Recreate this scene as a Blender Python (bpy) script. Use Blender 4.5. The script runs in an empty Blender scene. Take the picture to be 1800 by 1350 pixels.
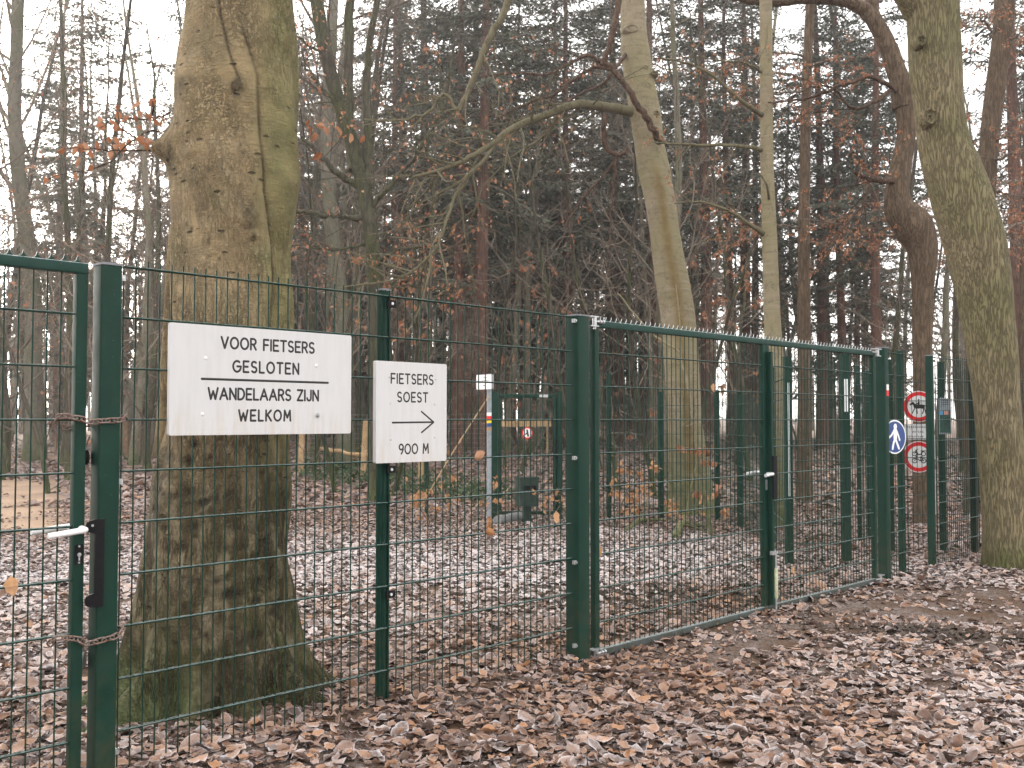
import bpy, math, random
import numpy as np
from math import radians as R, sin, cos, pi

rng = np.random.default_rng(11)
random.seed(11)
sc = bpy.context.scene
COL = sc.collection

# ------------------------------------------------------------------ camera, sky, sun, exposure
TH = R(2.06)
F = 1750.0                       # focal length in pixels of the 1800 px wide photograph (35 mm)
CAMZ = 1.40
cam_d = bpy.data.cameras.new('camera')
cam_d.sensor_width = 36.0
cam_d.lens = 35.0
cam_d.clip_start = 0.1
cam_d.clip_end = 3000.0
cam_d.dof.use_dof = True
cam_d.dof.focus_distance = 5.0
cam_d.dof.aperture_fstop = 8.0
cam = bpy.data.objects.new('camera', cam_d)
COL.objects.link(cam)
cam.location = (0, 0, CAMZ)
cam.rotation_euler = (R(90) + TH, 0, 0)
sc.camera = cam

HAZE = 0.0016
SUN_EL, SUN_AZ = R(13.0), R(-30.0)      # azimuth from +Y, negative to the left
world = bpy.data.worlds.new('World')
sc.world = world
world.use_nodes = True
wt = world.node_tree
wt.nodes.clear()
w_out = wt.nodes.new('ShaderNodeOutputWorld')
w_bg = wt.nodes.new('ShaderNodeBackground')
w_sky = wt.nodes.new('ShaderNodeTexSky')
w_sky.sky_type = 'NISHITA'
w_sky.sun_disc = False
w_sky.sun_elevation = SUN_EL
w_sky.sun_rotation = SUN_AZ
w_sky.altitude = 0
w_sky.air_density = 1.0
w_sky.dust_density = 3.0
w_sky.ozone_density = 1.0
w_hs = wt.nodes.new('ShaderNodeHueSaturation')     # thin high cloud: the blue is mostly washed out
w_hs.inputs['Saturation'].default_value = 0.28
wt.links.new(w_sky.outputs[0], w_hs.inputs['Color'])
w_mix = wt.nodes.new('ShaderNodeMix')             # an even sheet of high cloud over it
w_mix.data_type = 'RGBA'
w_mix.inputs['Factor'].default_value = 0.62
w_mix.inputs[7].default_value = (5.0, 4.87, 4.66, 1)
wt.links.new(w_hs.outputs[0], w_mix.inputs[6])
wt.links.new(w_mix.outputs[2], w_bg.inputs['Color'])
w_bg.inputs['Strength'].default_value = 0.15
wt.links.new(w_bg.outputs[0], w_out.inputs[0])

sun_d = bpy.data.lights.new('sun', 'SUN')
sun_d.energy = 2.2
sun_d.angle = R(12)
sun_d.color = (1.0, 0.88, 0.72)
sun = bpy.data.objects.new('sun', sun_d)
COL.objects.link(sun)
from mathutils import Vector
sun.rotation_euler = Vector((sin(SUN_AZ) * cos(SUN_EL), cos(SUN_AZ) * cos(SUN_EL), sin(SUN_EL))).to_track_quat('Z', 'Y').to_euler()
sun.location = (-20, 30, 20)

sc.view_settings.view_transform = 'Standard'
sc.view_settings.look = 'None'
sc.view_settings.exposure = 2.15
sc.view_settings.gamma = 1.0
sc.view_settings.use_curve_mapping = False
sc.render.engine = 'CYCLES'
sc.cycles.use_denoising = True
sc.cycles.max_bounces = 6
sc.cycles.diffuse_bounces = 3
sc.cycles.glossy_bounces = 2
sc.cycles.transmission_bounces = 2
sc.cycles.volume_bounces = 0
sc.cycles.use_adaptive_sampling = True
sc.cycles.adaptive_threshold = 0.015

# ------------------------------------------------------------------ mapping helpers
CAM = np.array([0, 0, CAMZ])


def ray(px, py):
    u, v = px - 900.0, 675.0 - py
    return np.array([u, F * cos(TH) - v * sin(TH), F * sin(TH) + v * cos(TH)])


def W(px, py, Y):
    d = ray(px, py)
    return CAM + d * (Y / d[1])


FO = np.array([0.330, 5.776, 0.0])              # a point of the fence line
FANG = math.atan2(0.7138, 0.7003)               # its bearing
FD = np.array([cos(FANG), sin(FANG), 0.0])
FN = np.array([-sin(FANG), cos(FANG), 0.0])     # away from the camera


def onfence(px, py, off=0.0):
    d = ray(px, py)
    s = (off + (FO - CAM) @ FN) / (d @ FN)
    p = CAM + d * s
    return float((p - FO) @ FD), float(p[2])


def ft(px, off=0.0):
    return onfence(px, 738, off)[0]


def fpt(t, off=0.0, z=0.0):
    p = FO + FD * t + FN * off
    return (p[0], p[1], z)


def sstep(a, b, x):
    t = np.clip((np.asarray(x, float) - a) / (b - a), 0, 1)
    return t * t * (3 - 2 * t)


def wob(x, y, f=1.0, s=0.0):
    return (np.sin(x * 1.7 * f + 1.3 + s) * np.cos(y * 1.3 * f + 0.4 + 2 * s) + 0.6 * np.sin(x * 3.1 * f + y * 2.3 * f + s)
            + 0.4 * np.cos(x * 5.3 * f - y * 4.7 * f + 3 * s)) / 2.0


def gz(x, y):
    x = np.asarray(x, float)
    y = np.asarray(y, float)
    z = 0.012 * wob(x, y, 1.0) + 0.006 * wob(x, y, 4.0, 1.0) - 0.012
    z = z + 0.45 * sstep(15, 38, y)
    q = (x - FO[0]) * FN[0] + (y - FO[1]) * FN[1]            # distance behind the fence
    t = (x - FO[0]) * FD[0] + (y - FO[1]) * FD[1]
    z = z + 0.05 * np.exp(-(q / 0.30) ** 2) * (1 - sstep(-0.4, 0.3, t))     # leaves blown against the mesh
    z = z - 0.03 * sstep(0.0, -0.6, q) * sstep(0, 1.0, t) * (1 - sstep(4.5, 6, t))
    # the churned ridge on the right in front of the gate, and one behind it
    r1 = np.exp(-(((x - 2.9) * 0.45 + (y - 6.6)) / 0.16) ** 2) * sstep(2.2, 2.6, x) * (1 - sstep(5, 7, x))
    z = z + 0.07 * r1 * (0.7 + 0.5 * wob(x, y, 6, 2))
    r2 = np.exp(-((x - 1.25) / 0.55) ** 2 - ((y - 8.0) / 0.35) ** 2)
    z = z + 0.09 * r2 * (0.8 + 0.5 * wob(x, y, 7, 5))
    return z


# ------------------------------------------------------------------ mesh helpers
def nrm(a):
    a = np.asarray(a, float)
    return a / np.maximum(np.linalg.norm(a, axis=-1, keepdims=True), 1e-9)


class Geo:
    def __init__(s):
        s.V, s.Q, s.T, s.qm, s.tm, s.n = [], [], [], [], [], 0
        s.attr = {}

    def add(s, V, Q=None, T=None, m=0, **attrs):
        V = np.asarray(V, float).reshape(-1, 3)
        if Q is not None and len(Q):
            s.Q.append(np.asarray(Q, np.int64).reshape(-1, 4) + s.n)
            s.qm.append(np.full(len(s.Q[-1]), m))
        if T is not None and len(T):
            s.T.append(np.asarray(T, np.int64).reshape(-1, 3) + s.n)
            s.tm.append(np.full(len(s.T[-1]), m))
        s.V.append(V)
        for k, v in attrs.items():
            s.attr.setdefault(k, []).append(np.broadcast_to(np.asarray(v, float), (len(V),)))
        s.n += len(V)

    def tube(s, P, r, k=6, cap=True, m=0, rmf=False):
        P = np.asarray(P, float)
        n = len(P)
        r = np.broadcast_to(np.asarray(r, float), (n,))
        t = nrm(np.gradient(P, axis=0))
        if rmf:
            ref = np.eye(3)[np.argmin(np.abs(t[0]))]
            a = np.zeros_like(P)
            a[0] = nrm(np.cross(t[0], ref))
            for i in range(1, n):
                a[i] = nrm(a[i - 1] - t[i] * (a[i - 1] @ t[i]))
        else:
            ref = np.eye(3)[np.argmin(np.abs(nrm(P[-1] - P[0])))]
            a = nrm(np.cross(t, ref))
        b = np.cross(t, a)
        th = np.arange(k) * 2 * pi / k
        V = P[:, None, :] + r[:, None, None] * (a[:, None, :] * np.cos(th)[None, :, None] + b[:, None, :] * np.sin(th)[None, :, None])
        i = np.arange(n - 1)[:, None] * k
        j = np.arange(k)[None, :]
        j2 = (j + 1) % k
        Q = np.stack([i + j, i + j2, i + k + j2, i + k + j], -1).reshape(-1, 4)
        V = V.reshape(-1, 3)
        T = None
        if cap:
            V = np.vstack([V, P[:1], P[-1:]])
            j = np.arange(k)
            j2 = (j + 1) % k
            T = np.vstack([np.stack([np.full(k, n * k), j2, j], -1),
                           np.stack([np.full(k, n * k + 1), (n - 1) * k + j, (n - 1) * k + j2], -1)])
        s.add(V, Q, T, m)

    def box(s, c, d, m=0):
        c = np.asarray(c, float)
        h = np.asarray(d, float) / 2
        V = [c + h * np.array(q) for q in ((-1, -1, -1), (1, -1, -1), (1, 1, -1), (-1, 1, -1), (-1, -1, 1), (1, -1, 1), (1, 1, 1), (-1, 1, 1))]
        s.add(V, [(0, 3, 2, 1), (4, 5, 6, 7), (0, 1, 5, 4), (1, 2, 6, 5), (2, 3, 7, 6), (3, 0, 4, 7)], m=m)

    def prism(s, outline, a, b, axis=2, m=0, me=None, holes=False):
        """extrude a convex (or star-shaped) 2-D outline from a to b along an axis"""
        o = np.asarray(outline, float)
        k = len(o)
        ax = [i for i in range(3) if i != axis]
        V = np.zeros((2 * k + 2, 3))
        V[:k, ax] = o
        V[k:2 * k, ax] = o
        V[:k, axis] = a
        V[k:2 * k, axis] = b
        V[2 * k, ax] = o.mean(0)
        V[2 * k, axis] = a
        V[2 * k + 1, ax] = o.mean(0)
        V[2 * k + 1, axis] = b
        j = np.arange(k)
        j2 = (j + 1) % k
        Q = np.stack([j, j2, k + j2, k + j], -1)
        T = np.vstack([np.stack([np.full(k, 2 * k), j2, j], -1), np.stack([np.full(k, 2 * k + 1), k + j, k + j2], -1)])
        if axis == 1:
            Q = Q[:, ::-1]
            T = T[:, ::-1]
        if me is None:
            s.add(V, Q, T, m)
        else:
            s.add(V, Q, None, me)
            s.add(V, None, T, m)

    def build(s, name, mats=None, parent=None, smooth=True, angle=62, kind=None, label=None):
        me = bpy.data.meshes.new(name)
        V = np.vstack(s.V) if s.V else np.zeros((0, 3))
        Q = np.vstack(s.Q) if s.Q else np.zeros((0, 4), np.int64)
        T = np.vstack(s.T) if s.T else np.zeros((0, 3), np.int64)
        me.vertices.add(len(V))
        me.vertices.foreach_set('co', V.astype(np.float32).ravel())
        nl = Q.size + T.size
        me.loops.add(nl)
        me.loops.foreach_set('vertex_index', np.concatenate([Q.ravel(), T.ravel()]).astype(np.int32))
        me.polygons.add(len(Q) + len(T))
        st = np.concatenate([np.arange(len(Q)) * 4, Q.size + np.arange(len(T)) * 3]).astype(np.int32)
        me.polygons.foreach_set('loop_start', st)
        mi = np.concatenate((s.qm + s.tm) or [np.zeros(0)]).astype(np.int32)
        if mi.size and mi.max() > 0:
            me.polygons.foreach_set('material_index', mi)
        me.polygons.foreach_set('use_smooth', np.full(len(Q) + len(T), bool(smooth)))
        for k, v in s.attr.items():
            at = me.attributes.new(k, 'FLOAT', 'POINT')
            at.data.foreach_set('value', np.concatenate(v).astype(np.float32))
        me.update(calc_edges=True)
        if smooth and angle and len(V) < 60000:
            me.set_sharp_from_angle(angle=R(angle))
        mats = mats if isinstance(mats, (list, tuple)) else [mats]
        for m in mats:
            if m:
                me.materials.append(m)
        o = bpy.data.objects.new(name, me)
        COL.objects.link(o)
        if parent:
            o.parent = parent
        if kind:
            o['kind'] = kind
        if label:
            o['label'] = label
        return o


def tag(o, label, cat, group=None):
    o['label'] = label
    o['category'] = cat
    if group:
        o['group'] = group
    return o


def thing(name, label, cat, loc=(0, 0, 0), rz=0.0, group=None):
    o = bpy.data.objects.new(name, None)
    COL.objects.link(o)
    o.location = tuple(float(c) for c in loc)
    o.rotation_euler = (0, 0, rz)
    o.empty_display_size = 0.2
    return tag(o, label, cat, group)


def link_copy(src, parent=None, loc=None, rot=None, scale=None):
    o = src.copy()
    COL.objects.link(o)
    if parent is not None:
        o.parent = parent
    if loc is not None:
        o.location = loc
    if rot is not None:
        o.rotation_euler = rot
    if scale is not None:
        o.scale = scale
    return o


def dup_tree(root, loc, rz, scale, label=None, group=None):
    r = link_copy(root, None, loc, (0, 0, rz), scale)
    if label:
        r['label'] = label
    if group:
        r['group'] = group
    for ch in root.children:
        c = link_copy(ch, r)
        for g in ch.children:
            link_copy(g, c)
    return r


def rrect(w, d, rad, seg=3):
    o = []
    for cx, cy, a0 in ((w / 2 - rad, d / 2 - rad, 0), (-w / 2 + rad, d / 2 - rad, 90), (-w / 2 + rad, -d / 2 + rad, 180), (w / 2 - rad, -d / 2 + rad, 270)):
        for i in range(seg + 1):
            a = R(a0 + 90 * i / seg)
            o.append((cx + rad * cos(a), cy + rad * sin(a)))
    return o


def circ(r, k=24, cx=0, cy=0):
    return [(cx + r * cos(2 * pi * i / k), cy + r * sin(2 * pi * i / k)) for i in range(k)]


def smoothpoly(P, n):
    """Catmull-Rom through the points"""
    P = np.asarray(P, float)
    m = len(P)
    E = np.vstack([2 * P[0] - P[1], P, 2 * P[-1] - P[-2]])
    out = []
    for u in np.linspace(0, m - 1, n):
        i = min(int(u), m - 2)
        t = u - i
        p0, p1, p2, p3 = E[i], E[i + 1], E[i + 2], E[i + 3]
        out.append(0.5 * (2 * p1 + (p2 - p0) * t + (2 * p0 - 5 * p1 + 4 * p2 - p3) * t * t + (3 * p1 - p0 - 3 * p2 + p3) * t ** 3))
    return np.array(out)


# ------------------------------------------------------------------ materials
class Mat:
    def __init__(s, name, rough=0.7, spec=0.3):
        s.m = bpy.data.materials.new(name)
        s.m.use_nodes = True
        s.t = s.m.node_tree
        s.b = s.t.nodes['Principled BSDF']
        s.b.inputs['Roughness'].default_value = rough
        s.b.inputs['Specular IOR Level'].default_value = spec
        s.out = s.t.nodes['Material Output']

    def nd(s, typ, ins=None, **props):
        n = s.t.nodes.new(typ)
        for k, v in props.items():
            setattr(n, k, v)
        for k, v in (ins or {}).items():
            s.set(n.inputs[k], v)
        return n

    def set(s, inp, v):
        if isinstance(v, bpy.types.NodeSocket):
            s.t.links.new(v, inp)
        elif isinstance(v, (tuple, list)) and len(v) == 3 and inp.type == 'RGBA':
            inp.default_value = (*v, 1)
        else:
            inp.default_value = v

    def coord(s, which='Object', scale=(1, 1, 1)):
        c = s.nd('ShaderNodeTexCoord').outputs[which]
        return s.nd('ShaderNodeMapping', {'Vector': c, 'Scale': scale}).outputs[0]

    def noise(s, vec, scale, detail=4, rough=0.55, dist=0.0):
        return s.nd('ShaderNodeTexNoise', {'Vector': vec, 'Scale': scale, 'Detail': detail, 'Roughness': rough, 'Distortion': dist}).outputs[0]

    def voro(s, vec, scale, feature='DISTANCE_TO_EDGE'):
        return s.nd('ShaderNodeTexVoronoi', {'Vector': vec, 'Scale': scale}, feature=feature).outputs['Distance']

    def ramp(s, fac, stops, interp='LINEAR'):
        n = s.nd('ShaderNodeValToRGB', {'Fac': fac})
        cr = n.color_ramp
        cr.interpolation = interp
        while len(cr.elements) < len(stops):
            cr.elements.new(0.5)
        for e, (p, c) in zip(cr.elements, stops):
            e.position = p
            e.color = (c, c, c, 1) if isinstance(c, (int, float)) else (*c, 1)
        return n.outputs[0]

    def math(s, op, a, b=0.0, clamp=False):
        n = s.nd('ShaderNodeMath', {0: a, 1: b}, operation=op)
        n.use_clamp = clamp
        return n.outputs[0]

    def mix(s, fac, a, b, blend='MIX'):
        n = s.nd('ShaderNodeMix', data_type='RGBA', blend_type=blend)
        s.set(n.inputs['Factor'], fac)
        s.set(n.inputs[6], a)
        s.set(n.inputs[7], b)
        return n.outputs[2]

    def mr(s, v, a, b, c=0.0, d=1.0, smooth=False):
        n = s.nd('ShaderNodeMapRange', {'Value': v, 'From Min': a, 'From Max': b, 'To Min': c, 'To Max': d})
        if smooth:
            n.interpolation_type = 'SMOOTHSTEP'
        return n.outputs[0]

    def xyz(s, v):
        return s.nd('ShaderNodeSeparateXYZ', {0: v}).outputs

    def nz(s):
        return s.xyz(s.nd('ShaderNodeNewGeometry').outputs['Normal'])[2]

    def attr(s, name):
        return s.nd('ShaderNodeAttribute', attribute_name=name).outputs['Fac']

    def rnd(s):
        return s.nd('ShaderNodeObjectInfo').outputs['Random']

    def col(s, c):
        s.set(s.b.inputs['Base Color'], c)
        return s

    def bump(s, h, strength=0.5, dist=0.01):
        s.set(s.b.inputs['Normal'], s.nd('ShaderNodeBump', {'Height': h, 'Strength': strength, 'Distance': dist}).outputs[0])
        return s


def m_paint(name, base, algae=True, frost=0.25):
    """green powder coat: faint mottling, algae low down, rime on the upward faces"""
    m = Mat(name, 0.47, 0.16)
    g = m.nd('ShaderNodeNewGeometry')
    pos = g.outputs['Position']
    z = m.xyz(pos)[2]
    n1 = m.noise(pos, 9, 5)
    c = m.mix(m.mr(n1, 0.35, 0.7), base, tuple(x * 1.35 + 0.001 for x in base))
    if algae:
        n2 = m.noise(pos, 14, 6, 0.65)
        k = m.math('MULTIPLY', m.mr(z, 0.75, -0.05, 0, 1, True), m.mr(n2, 0.38, 0.68))
        c = m.mix(m.math('MULTIPLY', k, 0.75), c, (0.040, 0.040, 0.022))
    n3 = m.noise(pos, 130, 3, 0.6)
    sp = m.mr(n3, 0.70, 0.76)
    c = m.mix(m.math('MULTIPLY', sp, 0.35), c, (0.35, 0.38, 0.38))
    nz = m.mr(m.nz(), 0.3, 0.9)
    fr = m.math('MULTIPLY', m.math('MULTIPLY', nz, m.mr(m.noise(pos, 60, 4), 0.3, 0.6)), frost)
    c = m.mix(fr, c, (0.62, 0.66, 0.68))
    m.col(c)
    m.set(m.b.inputs['Roughness'], m.mr(n1, 0.3, 0.7, 0.40, 0.58))
    m.bump(m.noise(pos, 220, 2), 0.05, 0.002)
    return m.m


GREEN = m_paint('green_powder_coat', (0.0034, 0.0250, 0.0168))
GREEN_W = m_paint('green_wire', (0.0035, 0.0250, 0.0172), frost=0.28)
GREEN_B = m_paint('green_back_fence', (0.0036, 0.0250, 0.0168), frost=0.2)
GREEN_SHADED = m_paint('shaded_green_end_post', (0.0015, 0.0060, 0.0045), frost=0.1)  # the fence green again, with the end post's shade put into the colour
GREEN_RAIL = m_paint('green_rail_frosted', (0.0065, 0.031, 0.024), frost=1.0)


def m_simple(name, c, rough=0.6, metal=0.0, var=0.25, scale=20, spec=0.4, bump=0.0):
    m = Mat(name, rough, spec)
    v = m.coord('Object')
    n = m.noise(v, scale, 5)
    m.col(m.mix(m.mr(n, 0.3, 0.7), tuple(x * (1 - var) for x in c), tuple(min(1, x * (1 + var)) for x in c)))
    m.b.inputs['Metallic'].default_value = metal
    if bump:
        m.bump(m.noise(v, scale * 4, 4), bump, 0.004)
    return m.m


RAIL_DUST = m_paint('dusty_bottom_rail', (0.060, 0.070, 0.069), frost=0.30)
ZINC = m_simple('galvanised_steel', (0.42, 0.43, 0.44), 0.42, 0.75, 0.25, 60)
SILVER = m_simple('cast_aluminium', (0.62, 0.63, 0.64), 0.45, 0.35, 0.12, 50)
CUTEDGE = m_simple('cut_steel_edge', (0.68, 0.70, 0.72), 0.4, 0.3, 0.15, 80)
CAPGREY = m_simple('grey_plastic_cap', (0.17, 0.17, 0.19), 0.55, 0, 0.3, 40)
BLACKP = m_simple('black_plastic', (0.007, 0.0065, 0.008), 0.6, 0, 0.3, 40, 0.12)
INK = m_simple('black_lettering', (0.016, 0.014, 0.015), 0.55, 0, 0.3, 200)
WHITEP = m_simple('white_enamel', (0.80, 0.80, 0.81), 0.45, 0, 0.05, 12)
REDP = m_simple('red_enamel', (0.72, 0.015, 0.022), 0.4, 0, 0.08, 12)
BLUEP = m_simple('blue_enamel', (0.020, 0.055, 0.20), 0.4, 0, 0.08, 12)
YELLOWP = m_simple('yellow_enamel', (0.75, 0.58, 0.04), 0.5, 0, 0.08, 12)
REFLECT = m_simple('white_reflector', (0.80, 0.84, 0.85), 0.35, 0, 0.08, 60)
SLEEVE = m_simple('dirty_white_sleeve', (0.42, 0.43, 0.29), 0.6, 0, 0.35, 25)
GREYPOLE = m_simple('grey_pole_metal', (0.26, 0.29, 0.32), 0.45, 0.4, 0.2, 25)
PANEL_GREEN = m_simple('info_panel_green', (0.02, 0.07, 0.055), 0.5, 0, 0.2, 30)
PINKP = m_simple('pink_print', (0.66, 0.30, 0.27), 0.5, 0, 0.2, 60)
SKYP = m_simple('light_blue_print', (0.10, 0.33, 0.62), 0.5, 0, 0.2, 60)
WOOD = m_simple('pale_stake_wood', (0.40, 0.27, 0.15), 0.8, 0, 0.35, 9, 0.2, 0.4)
WOODD = m_simple('weathered_wood', (0.20, 0.125, 0.075), 0.85, 0, 0.35, 9, 0.2, 0.4)
CANE = m_simple('bamboo_cane', (0.45, 0.33, 0.20), 0.7, 0, 0.25, 12)
WIREG = m_simple('thin_grey_wire', (0.22, 0.22, 0.21), 0.5, 0.3, 0.2, 20)
BINGREEN = m_simple('dark_green_bin', (0.012, 0.026, 0.020), 0.55, 0, 0.35, 12)
STONE = m_simple('grey_concrete', (0.20, 0.20, 0.20), 0.9, 0, 0.3, 12, 0.2, 0.4)


def m_rust():
    m = Mat('rusty_chain', 0.7, 0.3)
    v = m.nd('ShaderNodeNewGeometry').outputs['Position']
    n = m.noise(v, 120, 5)
    m.col(m.mix(m.mr(n, 0.4, 0.62), (0.24, 0.215, 0.20), (0.15, 0.062, 0.035)))
    m.set(m.b.inputs['Metallic'], m.mr(n, 0.4, 0.6, 0.5, 0.0))
    m.bump(n, 0.3, 0.002)
    return m.m


RUST = m_rust()


def m_board():
    """white painted board with faint streaks and soiled edges"""
    m = Mat('white_painted_board', 0.55, 0.35)
    v = m.coord('Object')
    st = m.noise(m.nd('ShaderNodeMapping', {'Vector': v, 'Scale': (26, 26, 3)}).outputs[0], 1.5, 5, 0.6)
    n = m.noise(v, 7, 5)
    c = m.mix(m.mr(st, 0.42, 0.75, 0, 0.32), (0.545, 0.54, 0.55), (0.42, 0.405, 0.38))
    z = m.xyz(v)[2]
    low = m.math('MULTIPLY', m.mr(z, 0.16, 0.0, 0, 1, True), m.mr(st, 0.42, 0.7))
    c = m.mix(m.math('MULTIPLY', low, 0.5), c, (0.48, 0.40, 0.32))
    c = m.mix(m.mr(n, 0.58, 0.8, 0, 0.4), c, (0.58, 0.57, 0.57))
    sp = m.mr(m.noise(v, 90, 2), 0.74, 0.80, 0, 0.5)
    c = m.mix(sp, c, (0.30, 0.28, 0.26))
    m.col(c)
    m.bump(m.noise(v, 60, 4), 0.06, 0.002)
    return m.m


BOARD = m_board()


def m_big_bark():
    """beech bark: tan with grey-green algae, fine cracks, dark scars and moss near the roots"""
    m = Mat('old_beech_bark', 0.85, 0.2)
    v = m.coord('Object')
    x, y, z = m.xyz(v)[0], m.xyz(v)[1], m.xyz(v)[2]
    wv = m.nd('ShaderNodeVectorMath', {0: v, 1: m.nd('ShaderNodeVectorMath', {0: m.nd('ShaderNodeTexNoise', {'Vector': v, 'Scale': 3.5, 'Detail': 4}).outputs['Color'], 1: (0.035, 0.035, 0.05)}, operation='MULTIPLY').outputs[0]}, operation='ADD').outputs[0]
    n1 = m.noise(v, 2.6, 6, 0.6)
    n2 = m.noise(v, 11, 6, 0.65)
    n3 = m.noise(v, 60, 5, 0.7)
    c = m.ramp(n1, [(0.30, (0.185, 0.150, 0.082)), (0.45, (0.295, 0.220, 0.120)), (0.56, (0.345, 0.255, 0.148)), (0.72, (0.275, 0.228, 0.128))])
    c = m.mix(m.mr(n2, 0.38, 0.7, 0, 0.55), c, (0.175, 0.145, 0.090))
    c = m.mix(m.mr(n2, 0.58, 0.75, 0, 0.5), c, (0.40, 0.325, 0.215))
    # green algae on the right flank and in drifts
    right = m.mr(x, 0.10, 0.27, 0, 1, True)
    gfac = m.math('ADD', m.math('MULTIPLY', right, 0.58), m.mr(n1, 0.55, 0.72, 0, 0.16), True)
    c = m.mix(m.math('MULTIPLY', gfac, m.mr(n3, 0.25, 0.6, 0.6, 1)), c, (0.125, 0.140, 0.045))
    # moss near the ground, stem colour darker towards the bottom
    mz = m.mr(z, 1.35, 0.15, 0, 1, True)
    mo = m.mr(m.noise(v, 5.5, 7, 0.72), 0.44, 0.60)
    pl = m.noise(m.nd('ShaderNodeMapping', {'Vector': wv, 'Scale': (1, 1, 0.40)}).outputs[0], 11, 7, 0.66)
    low_c = m.ramp(pl, [(0.42, (0.020, 0.016, 0.009)), (0.47, (0.052, 0.042, 0.023)), (0.51, (0.150, 0.122, 0.074)), (0.55, (0.260, 0.215, 0.140)), (0.68, (0.330, 0.280, 0.195))])
    c = m.mix(m.math('MULTIPLY', m.mr(z, 1.55, 0.95, 0, 1, True), 0.68), c, low_c)
    c = m.mix(m.math('MULTIPLY', m.mr(z, 0.7, 0.05, 0, 1, True), 0.28), c, (0.040, 0.032, 0.019))
    c = m.mix(m.math('MULTIPLY', m.math('MULTIPLY', mz, mo), 0.6), c, (0.058, 0.080, 0.017))
    base = m.mr(m.math('ADD', z, m.math('MULTIPLY', m.mr(n2, 0.3, 0.7), 0.25)), 0.52, 0.15, 0, 1, True)
    left = m.mr(x, 0.06, -0.18, 0, 1, True)
    c = m.mix(m.math('MULTIPLY', m.math('MULTIPLY', base, left), 0.8), c, m.mix(m.mr(n3, 0.35, 0.65), (0.070, 0.100, 0.030), (0.190, 0.245, 0.110)))
    # cracks: vertical fissures and a fine crazed net, broken up by noise
    def ridge(scale, sz, detail, width):
        q = m.noise(m.nd('ShaderNodeMapping', {'Vector': wv, 'Scale': (1, 1, sz)}).outputs[0], scale, detail, 0.6)
        return m.mr(m.math('ABSOLUTE', m.math('SUBTRACT', q, 0.5)), 0.0, width, 1, 0)
    low = m.mr(z, 2.0, 0.6)
    pa = m.math('MULTIPLY', m.mr(m.noise(v, 2.7, 4), 0.40, 0.60), m.math('ADD', 0.35, m.math('MULTIPLY', low, 0.65)))
    k1 = m.math('MULTIPLY', m.math('MAXIMUM', ridge(13, 0.16, 4, 0.032), ridge(24, 0.20, 4, 0.030)), pa)
    k2 = m.math('MULTIPLY', m.math('MAXIMUM', ridge(48, 0.35, 3, 0.045), m.math('MULTIPLY', ridge(30, 2.0, 4, 0.035), 0.8)), m.mr(m.noise(v, 3.6, 5), 0.38, 0.62))
    # short horizontal scars
    sv = m.nd('ShaderNodeMapping', {'Vector': wv, 'Scale': (1, 1, 2.6)}).outputs[0]
    sd = m.nd('ShaderNodeTexVoronoi', {'Vector': sv, 'Scale': 8.5, 'Randomness': 1.0}).outputs['Distance']
    k3 = m.math('MULTIPLY', m.mr(sd, 0.10, 0.17, 1, 0), m.mr(m.noise(v, 2.1, 3), 0.47, 0.55))
    wr = m.noise(m.nd('ShaderNodeMapping', {'Vector': wv, 'Scale': (2.5, 2.5, 42)}).outputs[0], 2.2, 5, 0.6)
    cav = m.attr('cav')
    c = m.mix(m.math('MULTIPLY', k2, 0.5), c, (0.085, 0.066, 0.038))
    c = m.mix(m.math('MULTIPLY', k1, 0.9), c, (0.045, 0.034, 0.020))
    c = m.mix(m.math('MULTIPLY', k3, 0.75), c, (0.045, 0.033, 0.022))
    c = m.mix(m.mr(wr, 0.55, 0.75, 0, 0.35), c, (0.14, 0.115, 0.07))
    c = m.mix(m.math('MULTIPLY', cav, 0.85, True), c, (0.045, 0.034, 0.022))
    li = m.mr(m.noise(v, 9.0, 5, 0.7), 0.66, 0.74, 0, 0.5)
    c = m.mix(m.math('MULTIPLY', li, m.mr(z, 1.9, 2.6)), c, (0.27, 0.30, 0.24))
    m.col(c)
    h = m.math('SUBTRACT', m.math('ADD', m.math('MULTIPLY', n3, 0.35), m.math('ADD', m.math('MULTIPLY', n2, 0.9), m.math('MULTIPLY', wr, 0.35))),
               m.math('ADD', m.math('MULTIPLY', k1, 0.8), m.math('ADD', m.math('MULTIPLY', k2, 0.45), m.math('MULTIPLY', k3, 0.8))))
    h = m.math('ADD', h, m.math('MULTIPLY', m.math('MULTIPLY', m.mr(pl, 0.35, 0.65), m.mr(z, 1.6, 0.9)), 0.9))
    m.bump(h, 1.0, 0.024)
    return m.m


BARK_BIG = m_big_bark()


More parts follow.
